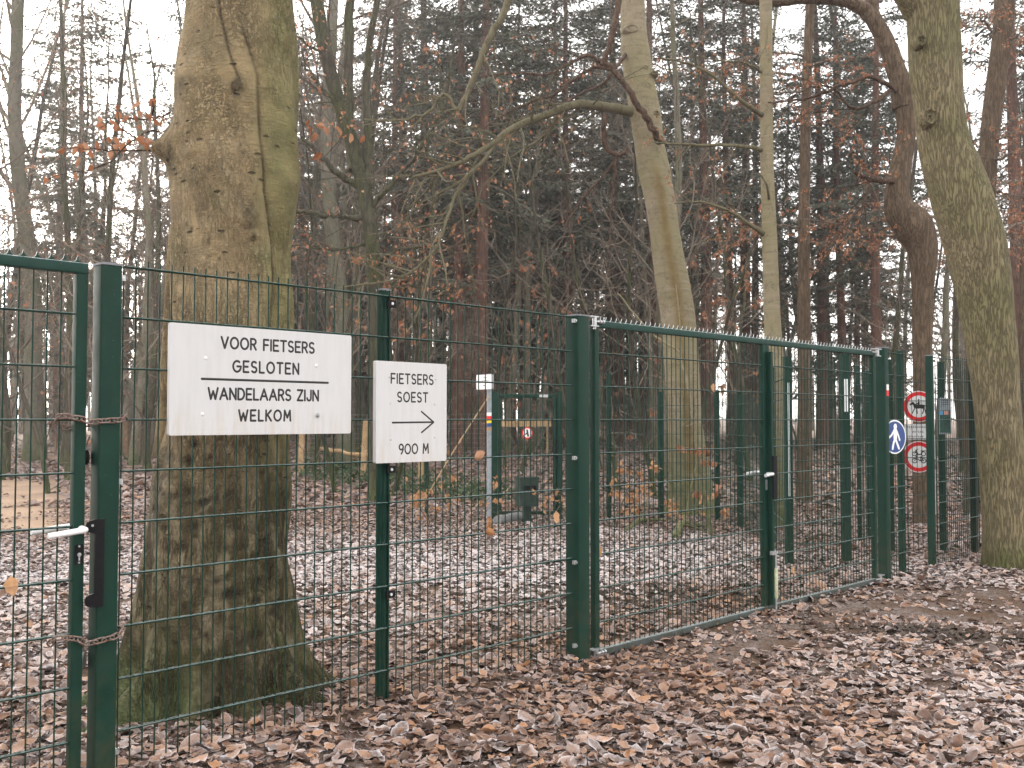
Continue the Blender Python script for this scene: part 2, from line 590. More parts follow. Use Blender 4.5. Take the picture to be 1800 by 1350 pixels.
def m_bark(name, c1, c2, crack=(0.03, 0.025, 0.02), vscale=14, green=None, stretch=0.2, depth=0.02, crackw=0.08, var=0.25, moss_h=1.0):
    m = Mat(name, 0.9, 0.15)
    v = m.coord('Object')
    n = m.noise(v, 1.6, 5, 0.6)
    n2 = m.noise(v, 9, 5, 0.65)
    c = m.mix(m.mr(n, 0.3, 0.7), c1, c2)
    c = m.mix(m.mr(n2, 0.45, 0.75, 0, 0.5), c, tuple(x * 0.6 for x in c1))
    z = m.xyz(v)[2]
    if green:
        k = m.mr(m.noise(v, 0.9, 4), 0.42, 0.60, 0, 0.75)
        c = m.mix(k, c, green)
        k = m.math('MULTIPLY', m.mr(z, moss_h, 0.0, 0, 1, True), m.mr(n2, 0.3, 0.6, 0.3, 0.9))
        c = m.mix(k, c, (0.07, 0.085, 0.025))
    wv = m.nd('ShaderNodeVectorMath', {0: v, 1: m.nd('ShaderNodeVectorMath', {0: m.nd('ShaderNodeTexNoise', {'Vector': v, 'Scale': 4.0, 'Detail': 3}).outputs['Color'], 1: (0.022, 0.022, 0.06)}, operation='MULTIPLY').outputs[0]}, operation='ADD').outputs[0]
    e = m.noise(m.nd('ShaderNodeMapping', {'Vector': wv, 'Scale': (1, 1, stretch)}).outputs[0], vscale, 3, 0.55)
    k = m.mr(m.math('ABSOLUTE', m.math('SUBTRACT', e, 0.5)), 0.0, crackw, 1, 0)
    c = m.mix(m.math('MULTIPLY', k, 0.7), c, crack)
    if name == 'smooth_beech_bark':
        rg = m.noise(m.nd('ShaderNodeMapping', {'Vector': wv, 'Scale': (0.6, 0.6, 9)}).outputs[0], 2.2, 5, 0.65)
        c = m.mix(m.mr(rg, 0.55, 0.68, 0, 0.45), c, (0.115, 0.095, 0.060))
        c = m.mix(m.mr(rg, 0.45, 0.32, 0, 0.35), c, (0.34, 0.30, 0.235))
        c = m.mix(m.math('MULTIPLY', m.attr('stain'), m.mr(n2, 0.25, 0.6, 0.5, 1.0)), c, (0.150, 0.098, 0.034))
    br = m.mr(m.rnd(), 0, 1, 1 - var, 1 + var)
    c = m.mix(1.0, c, m.nd('ShaderNodeCombineColor', {0: br, 1: br, 2: br}).outputs[0], 'MULTIPLY')
    m.col(c)
    m.bump(m.math('SUBTRACT', m.math('MULTIPLY', n2, 0.5), k), 0.7, depth)
    return m.m


BARK_FIR = m_bark('fir_bark', (0.165, 0.086, 0.064), (0.120, 0.070, 0.055), vscale=16, stretch=0.12, crackw=0.07)
BARK_GREY = m_bark('grey_beech_bark', (0.165, 0.148, 0.118), (0.205, 0.185, 0.150), (0.07, 0.06, 0.05), 6, (0.115, 0.120, 0.068), 0.35, 0.006, 0.03)
BARK_MID = m_bark('smooth_beech_bark', (0.222, 0.182, 0.122), (0.262, 0.220, 0.156), (0.12, 0.10, 0.07), 5, (0.215, 0.192, 0.110), 0.9, 0.004, 0.02, 0.0, 2.0)
BARK_OAK = m_bark('furrowed_oak_bark', (0.215, 0.176, 0.104), (0.250, 0.208, 0.128), (0.060, 0.048, 0.030), 46, (0.150, 0.140, 0.066), 0.13, 0.022, 0.095, 0.0, 0.4)
BARK_BROWN = m_bark('brown_oak_bark', (0.125, 0.088, 0.060), (0.150, 0.108, 0.074), (0.045, 0.032, 0.024), 30, None, 0.14, 0.02, 0.08, 0.0)
BARK_DARK = m_bark('dark_mossy_bark', (0.060, 0.050, 0.040), (0.085, 0.072, 0.055), (0.025, 0.022, 0.018), 12, (0.060, 0.068, 0.028), 0.25, 0.01, 0.08, 0.2)
TWIG = m_bark('bare_twigs', (0.155, 0.124, 0.098), (0.200, 0.163, 0.130), (0.06, 0.05, 0.04), 6, None, 0.3, 0.004, 0.02, 0.35)
TWIG_OLIVE = m_bark('olive_branches', (0.125, 0.110, 0.065), (0.150, 0.132, 0.085), (0.06, 0.05, 0.035), 8, None, 0.4, 0.004, 0.03, 0.1)
DEADWOOD = m_bark('dead_brown_branch', (0.095, 0.058, 0.042), (0.120, 0.078, 0.056), (0.035, 0.025, 0.02), 20, None, 0.3, 0.01, 0.1, 0.1)


def m_needles():
    m = Mat('conifer_needles', 0.75, 0.2)
    r = m.rnd()
    v = m.coord('Object')
    n = m.noise(v, 0.8, 4)
    c = m.mix(m.mr(n, 0.3, 0.7), (0.068, 0.076, 0.055), (0.108, 0.112, 0.080))
    c = m.mix(m.mr(r, 0, 1, 0, 0.5), c, (0.075, 0.077, 0.066))
    m.col(c)
    return m.m


NEEDLES = m_needles()


def m_orange(name, a, b, c3):
    m = Mat(name, 0.65, 0.25)
    r = m.math('FRACT', m.math('ADD', m.attr('tint'), m.rnd()))
    c = m.ramp(r, [(0.0, a), (0.45, b), (1.0, c3)])
    v = m.coord('Object')
    c = m.mix(m.mr(m.noise(v, 40, 3), 0.5, 0.8, 0, 0.4), c, tuple(x * 0.55 for x in a))
    m.col(c)
    tr = m.nd('ShaderNodeBsdfTranslucent', {'Color': c})
    mx = m.nd('ShaderNodeMixShader', {0: 0.35, 1: m.b.outputs[0], 2: tr.outputs[0]})
    m.t.links.new(mx.outputs[0], m.out.inputs[0])
    return m.m


ORANGE = m_orange('withered_beech_leaves', (0.26, 0.105, 0.052), (0.36, 0.155, 0.080), (0.42, 0.235, 0.145))
TAN = m_orange('pale_withered_leaves', (0.36, 0.165, 0.075), (0.48, 0.25, 0.12), (0.52, 0.32, 0.19))
IVY = m_orange('ivy_leaves', (0.030, 0.055, 0.022), (0.060, 0.095, 0.040), (0.130, 0.160, 0.100))


def m_litter():
    """fallen leaf: brown to pinkish tan, rime along the margins and veins"""
    m = Mat('frosted_fallen_leaf', 0.72, 0.25)
    r = m.math('FRACT', m.math('ADD', m.attr('tint'), m.rnd()))
    c = m.ramp(r, [(0.0, (0.050, 0.027, 0.020)), (0.20, (0.115, 0.056, 0.034)), (0.42, (0.212, 0.108, 0.062)), (0.58, (0.285, 0.172, 0.116)),
                   (0.74, (0.350, 0.172, 0.082)), (0.86, (0.300, 0.215, 0.185)), (1.0, (0.085, 0.048, 0.036))])
    g = m.nd('ShaderNodeNewGeometry')
    pos = g.outputs['Position']
    n = m.noise(pos, 55, 5, 0.65)
    c = m.mix(m.mr(n, 0.45, 0.75, 0, 0.45), c, (0.075, 0.045, 0.032))
    ed = m.attr('edge')
    fr = m.attr('frost')
    n2 = m.noise(pos, 120, 4, 0.7)
    k = m.math('ADD', m.math('MULTIPLY', m.mr(ed, 0.60, 1.0, 0.0, 1.1), m.mr(n, 0.35, 0.6, 0.25, 1.0)), m.mr(n2, 0.42, 0.76, 0.0, 0.45))
    k = m.math('MULTIPLY', k, fr)
    up = m.mr(m.nd('ShaderNodeMath', {0: m.nz()}, operation='ABSOLUTE').outputs[0], 0.15, 0.75, 0.35, 1.0)
    k = m.math('MULTIPLY', k, up, True)
    c = m.mix(m.mr(fr, 0.50, 1.15, 0.0, 0.78), c, (0.47, 0.38, 0.345))
    c = m.mix(k, c, (0.60, 0.575, 0.60))
    m.col(c)
    m.bump(m.noise(pos, 90, 3), 0.25, 0.004)
    return m.m


LITTER = m_litter()


def m_ground():
    m = Mat('forest_floor', 0.95, 0.1)
    pos = m.nd('ShaderNodeNewGeometry').outputs['Position']
    y = m.xyz(pos)[1]
    n = m.noise(pos, 1.3, 6, 0.6)
    n2 = m.noise(pos, 22, 6, 0.7)
    c = m.mix(m.mr(n2, 0.3, 0.7), (0.060, 0.038, 0.026), (0.165, 0.098, 0.064))
    c = m.mix(m.mr(n, 0.4, 0.65, 0, 0.6), c, (0.120, 0.080, 0.058))
    # far away the litter is only colour
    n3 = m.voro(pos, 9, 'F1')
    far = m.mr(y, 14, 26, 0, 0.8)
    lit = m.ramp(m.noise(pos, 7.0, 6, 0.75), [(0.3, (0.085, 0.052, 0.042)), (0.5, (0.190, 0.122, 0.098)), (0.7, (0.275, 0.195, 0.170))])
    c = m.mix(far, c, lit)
    fr = m.math('MULTIPLY', m.mr(m.noise(pos, 1.9, 5), 0.40, 0.62), m.mr(m.noise(pos, 40, 5, 0.7), 0.42, 0.62))
    c = m.mix(m.math('MULTIPLY', fr, 0.45), c, (0.42, 0.40, 0.41))
    sand = m.attr('sand')
    c = m.mix(m.math('MULTIPLY', sand, m.mr(n2, 0.25, 0.6, 0.6, 1.0)), c, (0.50, 0.355, 0.255))
    c = m.mix(m.math('MULTIPLY', m.attr('dark'), 0.8), c, m.mix(m.mr(n2, 0.4, 0.7), (0.040, 0.032, 0.026), (0.14, 0.12, 0.105)))
    m.col(c)
    m.bump(m.math('ADD', n2, m.math('MULTIPLY', m.noise(pos, 110, 4), 0.4)), 0.9, 0.03)
    return m.m


GROUND = m_ground()

# ------------------------------------------------------------------ ground
def frost_amount(x, y):
    q = (x - FO[0]) * FN[0] + (y - FO[1]) * FN[1]
    b = 0.42 + 0.24 * wob(x, y, 0.9, 3)
    behind = sstep(0.3, 1.5, q)
    path = np.exp(-((y - (9.6 + 0.25 * x)) / 3.2) ** 2)                # rime lies heaviest on the open path
    path = path * (1 - 0.8 * sstep(1.2, 3.2, x))
    b = b + behind * (0.70 * path + 0.0)
    b = b + 0.28 * sstep(0.6, 3.2, x) * (1 - behind)
    return np.clip(b, 0.05, 1.25)


def bare(x, y):
    """how far the soil shows: the wheel track in front of the gate and the trodden spot by the opening"""
    q = (x - FO[0]) * FN[0] + (y - FO[1]) * FN[1]
    t = (x - FO[0]) * FD[0] + (y - FO[1]) * FD[1]
    a = np.exp(-((q + 0.42 + 0.06 * wob(x, y, 2)) / 0.30) ** 2) * sstep(0.3, 0.9, t) * (1 - sstep(2.6, 3.4, t))
    b = np.exp(-((x - 3.9) / 0.9) ** 2 - ((y - 8.3) / 0.85) ** 2)
    b2 = np.exp(-(((x - 3.5) * 0.45 + (y - 7.25)) / 0.3) ** 2) * sstep(2.2, 2.9, x)
    c = np.exp(-(((y - 9.0) - 0.1 * x) / 0.45) ** 2) * sstep(-0.2, 0.6, x) * sstep(0.3, 0.6, q) * (1 - sstep(3.2, 4, x))
    d = np.exp(-((x - 0.0) / 0.22) ** 2 - ((y - 4.05) / 0.12) ** 2) + np.exp(-((x + 0.75) / 0.3) ** 2 - ((y - 4.0) / 0.10) ** 2)
    r1 = np.exp(-(((x - 2.9) * 0.45 + (y - 6.6)) / 0.15) ** 2) * sstep(2.2, 2.6, x)
    return np.clip(0.72 * a + 0.9 * b + 0.75 * b2 + 0.6 * c + 0.75 * d + 0.85 * r1 + 0.25 * np.clip(wob(x, y, 1.7, 6), 0, 1), 0, 1)


def sandy(x, y):
    y1 = np.maximum(y, 0.5)
    s = sstep(0.425, 0.475, -x / y1 + 0.012 * wob(x, y, 0.8, 2)) * sstep(11.6, 13.2, y) * (1 - sstep(20.5, 24, y))
    return s * np.clip(0.9 + 0.35 * wob(x, y, 1.4, 4), 0, 1)


def make_ground():
    xs = np.concatenate([-np.geomspace(8.2, 900, 46)[::-1], np.arange(-8, 8.01, 0.11), np.geomspace(8.2, 900, 46)])
    ys = np.concatenate([-np.geomspace(2, 300, 14)[::-1], np.arange(-1, 3.4, 0.6), np.arange(3.4, 11, 0.06), np.geomspace(11.1, 1500, 110)])
    X, Y = np.meshgrid(xs, ys)
    Z = gz(X, Y)
    nx, ny = len(xs), len(ys)
    i = np.arange(ny - 1)[:, None] * nx
    j = np.arange(nx - 1)[None, :]
    Q = np.stack([i + j, i + j + 1, i + nx + j + 1, i + nx + j], -1).reshape(-1, 4)
    g = Geo()
    sand = np.clip(sandy(X, Y), 0, 1)
    r1 = np.exp(-(((X - 2.9) * 0.45 + (Y - 6.6)) / 0.2) ** 2) * sstep(2.2, 2.6, X) * (1 - sstep(6, 8, X))
    r2 = np.exp(-((X - 1.25) / 0.7) ** 2 - ((Y - 8.0) / 0.4) ** 2)
    g.add(np.stack([X, Y, Z], -1), Q, sand=sand.ravel(), dark=np.clip(r1 + r2, 0, 1).ravel())
    return g.build('ground', GROUND, kind='structure', angle=0)


ground = make_ground()


def leaf_proto(rows, cols, seed, curl=0.3, lobes=0.06):
    r = np.random.default_rng(seed)
    v = np.linspace(0, 1, rows)
    hw = 0.31 * np.sin(pi * np.clip(v, 0, 1) ** 0.85) ** 0.75 + 0.004
    hw = hw * (1 + r.normal(0, 0.07, rows)) * (1 + lobes * np.where(np.arange(rows) % 2 == 0, 1, -1) * r.uniform(0.4, 1.4, rows))
    u = np.linspace(-1, 1, cols)
    a = r.uniform(0.2, 1.0) * curl * r.choice([-0.35, 1, 1])           # cupping across
    b = r.uniform(-0.3, 1.0) * curl                                    # bend along
    fold = r.uniform(0.0, 0.5) * curl
    tw = r.uniform(-0.5, 0.5)
    V = np.zeros((rows, cols, 3))
    V[..., 0] = (v - 0.5)[:, None]
    V[..., 1] = hw[:, None] * u[None, :]
    V[..., 2] = (a * 0.55 * (u ** 2)[None, :] * np.ones((rows, 1)) + fold * 0.5 * np.abs(u)[None, :]) * (hw / 0.31)[:, None] + b * ((v - 0.5) ** 2)[:, None] * 1.6 \
        + tw * 0.3 * (v - 0.5)[:, None] * u[None, :] + r.normal(0, 0.014, (rows, cols)) + 0.055 * (np.abs(u) ** 2)[None, :] * np.sin(v * r.uniform(7, 14) + r.uniform(0, 6))[:, None] * np.where(u > 0, 1, -0.8)[None, :]
    V[..., 2] -= V[..., 2].mean()
    E = np.maximum(np.abs(u)[None, :] * np.ones((rows, 1)), np.abs(2 * v - 1)[:, None] ** 3)
    if cols >= 5:
        E[:, cols // 2] = np.maximum(E[:, cols // 2], 0.55)
    i = np.arange(rows - 1)[:, None] * cols
    j = np.arange(cols - 1)[None, :]
    Q = np.stack([i + j, i + cols + j, i + cols + j + 1, i + j + 1], -1).reshape(-1, 4)
    return V.reshape(-1, 3), Q, E.ravel()


def rot_mats(yaw, pitch, roll):
    cy, sy, cp, sp, cr, sr = np.cos(yaw), np.sin(yaw), np.cos(pitch), np.sin(pitch), np.cos(roll), np.sin(roll)
    o, z = np.ones_like(cy), np.zeros_like(cy)
    Rz = np.stack([np.stack([cy, -sy, z], -1), np.stack([sy, cy, z], -1), np.stack([z, z, o], -1)], -2)
    Ry = np.stack([np.stack([cp, z, sp], -1), np.stack([z, o, z], -1), np.stack([-sp, z, cp], -1)], -2)
    Rx = np.stack([np.stack([o, z, z], -1), np.stack([z, cr, -sr], -1), np.stack([z, sr, cr], -1)], -2)
    return Rz @ Ry @ Rx


def bake(geo, protos, pos, size, Rm, **attrs):
    which = rng.integers(0, len(protos), len(pos))
    for k, (V, Q, E) in enumerate(protos):
        s = np.where(which == k)[0]
        if not len(s):
            continue
        out = np.einsum('nij,vj->nvi', Rm[s], V) * size[s, None, None] + pos[s, None, :]
        QQ = (Q[None] + (np.arange(len(s)) * len(V))[:, None, None]).reshape(-1, 4)
        at = {a: np.repeat(v[s], len(V)) for a, v in attrs.items()}
        geo.add(out.reshape(-1, 3), QQ, edge=np.tile(E, len(s)), **at)


NEAR = [leaf_proto(7, 5, 100 + i, (0.12, 0.2, 0.32, 0.6)[i % 4], 0.03 + 0.09 * (i % 5 == 0)) for i in range(24)]
MIDL = [leaf_proto(4, 3, 200 + i, 0.28, 0.1) for i in range(14)]
FARL = [leaf_proto(3, 2, 300 + i, 0.35, 0.0) for i in range(6)]


def scatter(n, y0, y1, spread, power=1.0):
    y = y0 + (y1 - y0) * rng.random(n) ** power
    x = (rng.random(n) * 2 - 1) * (y * 0.514 * spread + 0.3)
    return x, y


def make_litter():
    g = Geo()
    # near: every leaf with its own curl
    x, y = scatter(26000, 3.55, 9.0, 1.12, 1.25)
    keep = rng.random(len(x)) > bare(x, y) * 0.93
    x, y = x[keep], y[keep]
    size = rng.lognormal(math.log(0.057), 0.34, len(x)).clip(0.022, 0.125)
    lift = rng.random(len(x)) ** 2 * 0.035 * (1 - bare(x, y)) + 0.006
    z = gz(x, y) + lift
    tilt = 0.10 + 0.50 * rng.random(len(x)) ** 3
    Rm = rot_mats(rng.random(len(x)) * 2 * pi, rng.normal(0, 1, len(x)) * tilt, rng.normal(0, 1, len(x)) * tilt + pi * (rng.random(len(x)) < 0.4))
    P = np.stack([x, y, z], -1)
    tint = rng.random(len(x))
    fr = frost_amount(x, y) * rng.uniform(0.35, 1.35, len(x))
    # the 300 that show largest are leaves of their own
    show = size / np.hypot(x, y) * (np.abs(x) < y * 0.50) * (y > 4.02)
    big = np.argsort(-show)[:300]
    rest = np.setdiff1d(np.arange(len(x)), big)
    bake(g, NEAR, P[rest], size[rest], Rm[rest], tint=tint[rest], frost=fr[rest])
    # middle ground
    x, y = scatter(62000, 8.5, 17, 1.1, 1.2)
    keep = rng.random(len(x)) > bare(x, y) * 0.85
    x, y = x[keep], y[keep]
    size2 = rng.lognormal(math.log(0.060), 0.28, len(x)).clip(0.03, 0.12)
    tilt = 0.10 + 0.4 * rng.random(len(x)) ** 2
    R2 = rot_mats(rng.random(len(x)) * 2 * pi, rng.normal(0, 1, len(x)) * tilt, rng.normal(0, 1, len(x)) * tilt)
    sandm = sandy(x, y)
    k = rng.random(len(x)) > sandm * 1.05
    P2 = np.stack([x, y, gz(x, y) + 0.012 + 0.02 * rng.random(len(x))], -1)
    f2 = frost_amount(x, y) * rng.uniform(0.5, 1.4, len(x))
    bake(g, MIDL, P2[k], size2[k], R2[k], tint=rng.random(k.sum()), frost=f2[k])
    # the litter runs on to both sides of the picture
    y = 3.2 + 13 * rng.random(11000)
    x = np.where(rng.random(11000) < 0.3, -1, 1) * (y * 0.54 + 7.5 * rng.random(11000) ** 1.3)
    tilt = 0.10 + 0.4 * rng.random(len(x)) ** 2
    R4 = rot_mats(rng.random(len(x)) * 2 * pi, rng.normal(0, 1, len(x)) * tilt, rng.normal(0, 1, len(x)) * tilt)
    bake(g, MIDL, np.stack([x, y, gz(x, y) + 0.012 + 0.02 * rng.random(len(x))], -1), rng.uniform(0.05, 0.12, len(x)), R4, tint=rng.random(len(x)), frost=frost_amount(x, y) * rng.uniform(0.5, 1.4, len(x)))
    # far litter
    x, y = scatter(34000, 16, 48, 1.1, 1.5)
    sandm = sandy(x, y)
    k = rng.random(len(x)) > sandm * 1.1
    x, y = x[k], y[k]
    size3 = rng.uniform(0.11, 0.24, len(x))
    tilt = 0.45 * rng.random(len(x))
    R3 = rot_mats(rng.random(len(x)) * 2 * pi, rng.normal(0, 1, len(x)) * tilt, rng.normal(0, 1, len(x)) * tilt)
    bake(g, FARL, np.stack([x, y, gz(x, y) + 0.02], -1), size3, R3, tint=rng.random(len(x)), frost=0.55 * frost_amount(x, y) * rng.uniform(0.4, 1.3, len(x)))
    o = g.build('leaf_litter', LITTER, kind='stuff', angle=0)
    o['label'] = 'brown fallen leaves with rime covering the forest floor'
    # single leaves
    meshes = []
    for V, Q, E in NEAR:
        gg = Geo()
        gg.add(V, Q, edge=E, tint=0.0, frost=0.7)
        t = gg.build('leaf', LITTER, parent=ground, angle=0)
        meshes.append(t)
    from mathutils import Matrix
    for n, i in enumerate(big):
        src = meshes[n % len(meshes)]
        o = src if n < len(meshes) else link_copy(src, ground)
        M4 = Matrix([[*(Rm[i][0] * size[i]), P[i][0]], [*(Rm[i][1] * size[i]), P[i][1]], [*(Rm[i][2] * size[i]), P[i][2]], [0, 0, 0, 1]])
        o.matrix_local = M4


make_litter()

gs = Geo()
for _ in range(420):
    y = 3.8 + 9 * random.random() ** 1.4
    x = random.uniform(-1, 1) * (y * 0.53)
    a, L = random.uniform(0, pi), random.uniform(0.05, 0.28)
    z = float(gz(x, y)) + random.uniform(0.018, 0.045)
    d = np.array([cos(a), sin(a), random.gauss(0, 0.10)]) * L / 2
    P = np.array([np.array([x, y, z]) - d, np.array([x, y, z]) + rng.normal(0, L * 0.05, 3), np.array([x, y, z]) + d])
    gs.tube(P, np.array([1.0, 0.9, 0.55]) * random.uniform(0.002, 0.005), 5)
o = gs.build('twig_litter', DEADWOOD, kind='stuff')
o['label'] = 'small dry twigs lying among the fallen leaves'

# churned earth crumbs and frozen grass stubs on the two ridges
gc = Geo()
for cx, cy, sx, sy, n in ((1.25, 8.0, 0.55, 0.3, 420), (3.6, 6.3, 0.9, 0.12, 420)):
    for _ in range(n):
        x = cx + random.gauss(0, sx)
        y = (cy + random.gauss(0, sy)) if cx < 2 else 6.6 - (x - 2.9) * 0.45 + random.gauss(0, sy)
        s = random.uniform(0.008, 0.035)
        p = np.array([x, y, float(gz(x, y)) + s * 0.3])
        V = nrm(np.array([[1, 0, 0], [-1, 0, 0], [0, 1, 0], [0, -1, 0], [0, 0, 1], [0, 0, -1]], float) + rng.normal(0, .25, (6, 3))) * s
        gc.add(V + p, None, [(0, 2, 4), (2, 1, 4), (1, 3, 4), (3, 0, 4), (2, 0, 5), (1, 2, 5), (3, 1, 5), (0, 3, 5)], sand=0.0, dark=0.75)
o = gc.build('dirt_clods', GROUND, kind='stuff', smooth=False)
o['label'] = 'dark frozen clods of churned earth by the gate'

# ------------------------------------------------------------------ fence: wires, panels, posts, gates
ROWS = [0.2 * k for k in range(1, 11)]


def wire_mesh(geo, length, z0, z1, rows, vx, r=0.003, hr=0.004, dbl=True, k=6):
    for x in vx:
        geo.tube([(x, 0, z0), (x, 0, z1)], r, k)
    for z in rows:
        for s in ((-1, 1) if dbl else (0,)):
            geo.tube([(0, s * (r + hr), z), (length, s * (r + hr), z)], hr, k)


VBAR = {}


def vbar_mesh(h):
    key = round(h, 3)
    if key not in VBAR:
        g = Geo()
        g.tube([(0, 0, 0), (0, 0, h)], 0.0031, 7)
        o = g.build('vertical_bar', GREEN_W)
        VBAR[key] = o.data
        bpy.data.objects.remove(o)
    return VBAR[key]


def panel_bars(root, x0, x1, z0, z1, rows, y=0.0, pitch=0.05, first=0.0):
    """every rod of a double-rod mesh panel, as parts"""
    L = x1 - x0
    me = vbar_mesh(z1 - z0)
    x = x0 + first
    while x <= x1 + 1e-4:
        o = bpy.data.objects.new('vertical_bar', me)
        COL.objects.link(o)
        o.parent = root
        o.location = (x, y, z0)
        x += pitch
    g = Geo()
    for s in (-1, 1):
        g.tube([(0, s * 0.0068, 0), (L, s * 0.0068, 0)], 0.0041, 7)
    h = g.build('horizontal_bar', GREEN_W)
    h.parent = root
    h.location = (x0, y, rows[0])
    for z in rows[1:]:
        link_copy(h, root, (x0, y, z))


def box_post(name, label, cat, t, w, top, off=0.0, d=None, capm=CAPGREY, group=None, mat=GREEN, bottom=-0.3, cap=True, rad=0.009):
    d = d or w
    root = thing(name, label, cat, fpt(t, off), FANG, group)
    g = Geo()
    g.prism(rrect(w, d, rad), bottom, top)
    g.build('shaft', mat, root)
    if cap:
        g = Geo()
        g.prism(rrect(w + 0.008, d + 0.008, rad), top, top + 0.007)
        g.prism(rrect(w - 0.012, d - 0.012, rad), top + 0.007, top + 0.0105)
        g.build('post_cap', capm, root)
    return root


def clip(root, x, z, y=0.0, m=ZINC):
    g = Geo()
    g.prism(rrect(0.030, 0.018, 0.003), z - 0.011, z + 0.011)
    for v in g.V:
        v += np.array([x, y, 0])
    g.tube([(x, y - 0.009, z), (x, y - 0.016, z)], 0.0065, 10)
    g.build('clip', m, root)


T1, T2, T3 = ft(186), ft(682), ft(1015)
p1 = box_post('gate_post', 'thick green square post with grey cap, wrapped by rusty chains at left', 'fence post', T1, 0.082, 1.995)
for z in (1.955, 1.16, 0.125):
    clip(p1, 0.054, z)
p3 = box_post('gate_post', 'thick green square post carrying the double gate, right of the small arrow sign', 'fence post', T3, 0.105, 2.005, rad=0.012)
for z in (1.975, 1.18, 0.58, 0.105):
    clip(p3, -0.060, z, -0.03)
# intermediate post behind the mesh
p2 = box_post('fence_post', 'slim green grooved post behind the small arrow sign', 'fence post', T2, 0.060, 2.03, off=0.037, d=0.042)
g = Geo()
g.box((-0.0165, -0.0235, 0.86), (0.010, 0.005, 2.30))
g.box((0.0165, -0.0235, 0.86), (0.010, 0.005, 2.30))
g.build('rib', GREEN, p2)
for z in (1.965, 1.16, 0.56):
    g = Geo()
    g.box((0.012, -0.045, z), (0.052, 0.012, 0.034))
    g.build('clip', BLACKP, p2)
    g = Geo()
    g.tube([(0.012, -0.051, z), (0.012, -0.056, z)], 0.007, 10)
    g.build('bolt', SILVER, p2)


def fence_panel(label, ta, tb, z0=0.0, rows=ROWS, top=2.03):
    root = thing('mesh_fence', label, 'fence panel', fpt(ta), FANG)
    panel_bars(root, 0.0, tb - ta, z0, top, rows)
    return root


fence_panel('green wire fence panel behind the large VOOR FIETSERS board', T1 + 0.062, T2 - 0.006)
fence_panel('green wire fence panel between the small arrow sign and the thick gate post', T2 + 0.006, T3 - 0.058)


def spikes(root, x0, x1, z, y=0.0, pitch=0.05, h=0.026):
    n = max(1, int(round((x1 - x0) / pitch)))
    pitch = (x1 - x0) / n
    g = Geo()
    th = 0.0016
    for i in range(n):
        a = x0 + i * pitch
        c = a + pitch / 2
        prof = []
        for s in np.linspace(0, 1, 7):                       # concave flank up to the tip
            prof.append((a + s * pitch / 2, z + 0.002 + h * (1 - math.sqrt(max(0, 1 - s ** 2.2)))))
        prof += [(2 * c - px, pz) for px, pz in prof[-2::-1]]
        m = len(prof)
        V = []
        for yy in (y - th, y + th):
            V += [(px, yy, pz) for px, pz in prof] + [(px, yy, z - 0.002) for px, pz in prof]
        V = np.array(V)
        j = np.arange(m - 1)
        o2 = 2 * m
        g.add(V, np.vstack([np.stack([m + j, m + j + 1, j + 1, j], -1), np.stack([o2 + j, o2 + j + 1, o2 + m + j + 1, o2 + m + j], -1)]), m=0)
        g.add(V, np.stack([j, j + 1, o2 + j + 1, o2 + j], -1), m=1)
    return g.build('spike_strip', [GREEN_RAIL, CUTEDGE], root, smooth=False)


def bar(geo, a, b, w, d, axis, rad=0.004):
    """square tube along x or z from a to b, centred on (0,0)"""
    geo.prism(rrect(w, d, rad), a, b, axis=axis)


def gate_leaf(label, ta, tb, stile_l=True, stile_r=True, zb=0.0, zt=1.995, group=None):
    root = thing('mesh_gate', label, 'gate', fpt(ta), FANG, group)
    L = tb - ta
    s = 0.042
    g = Geo()
    bar(g, 0.0, L, 0.040, 0.041, 0)
    o = g.build('top_rail', GREEN_RAIL, root)
    o.location = (0, 0, zt - 0.0205)
    g = Geo()
    bar(g, 0.0, L, 0.040, 0.041, 0)
    o = g.build('bottom_rail', RAIL_DUST, root)
    o.location = (0, 0, zb + 0.0205)
    for on, x in ((stile_l, s / 2), (stile_r, L - s / 2)):
        if on:
            g = Geo()
            bar(g, zb + 0.042, zt - 0.042, s, 0.040, 2)
            o = g.build('stile', GREEN, root)
            o.location = (x, 0, 0)
    panel_bars(root, s + 0.003, L - s - 0.003, zb + 0.041, zt - 0.041, [z for z in ROWS if zb + 0.1 < z < zt - 0.1], 0.0, 0.05, 0.012)
    spikes(root, 0.01, L - 0.01, zt)
    return root


# --- single gate at the far left
TL1 = ft(148)
left_gate = gate_leaf('green mesh gate at the far left with white lever handle', TL1 - 1.05, TL1)
LL = 1.05
for s, z0, x0 in ((-1, 0.987, LL - 0.012), (1, 0.992, LL - 0.03)):
    g = Geo()
    pts = smoothpoly([(x0, s * 0.020, z0), (x0, s * 0.052, z0 + 0.002), (x0 - 0.03, s * 0.062, z0), (x0 - 0.09, s * 0.060, z0 - 0.006), (x0 - 0.135, s * 0.058, z0 - 0.010)], 14)
    g.tube(pts, np.linspace(0.0125, 0.0105, 14), 10, rmf=True)
    g.tube([(x0, s * 0.018, z0), (x0, s * 0.026, z0)], 0.016, 14)
    g.build('lever_handle', WHITEP, left_gate)
g = Geo()
g.prism(rrect(0.032, 0.076, 0.006), -0.0235, -0.0195, axis=1)
o = g.build('lock_plate', BLACKP, left_gate)
o.location = (LL - 0.021, 0, 0.895)
g = Geo()
g.tube([(0, -0.024, 0.0), (0, -0.027, 0.0)], 0.0075, 12)
g.box((0, -0.025, -0.012), (0.005, 0.003, 0.020))
for zz in (-0.03, 0.031):
    g.tube([(0, -0.022, zz), (0, -0.026, zz)], 0.004, 8)
k = g.build('keyhole', ZINC, o)
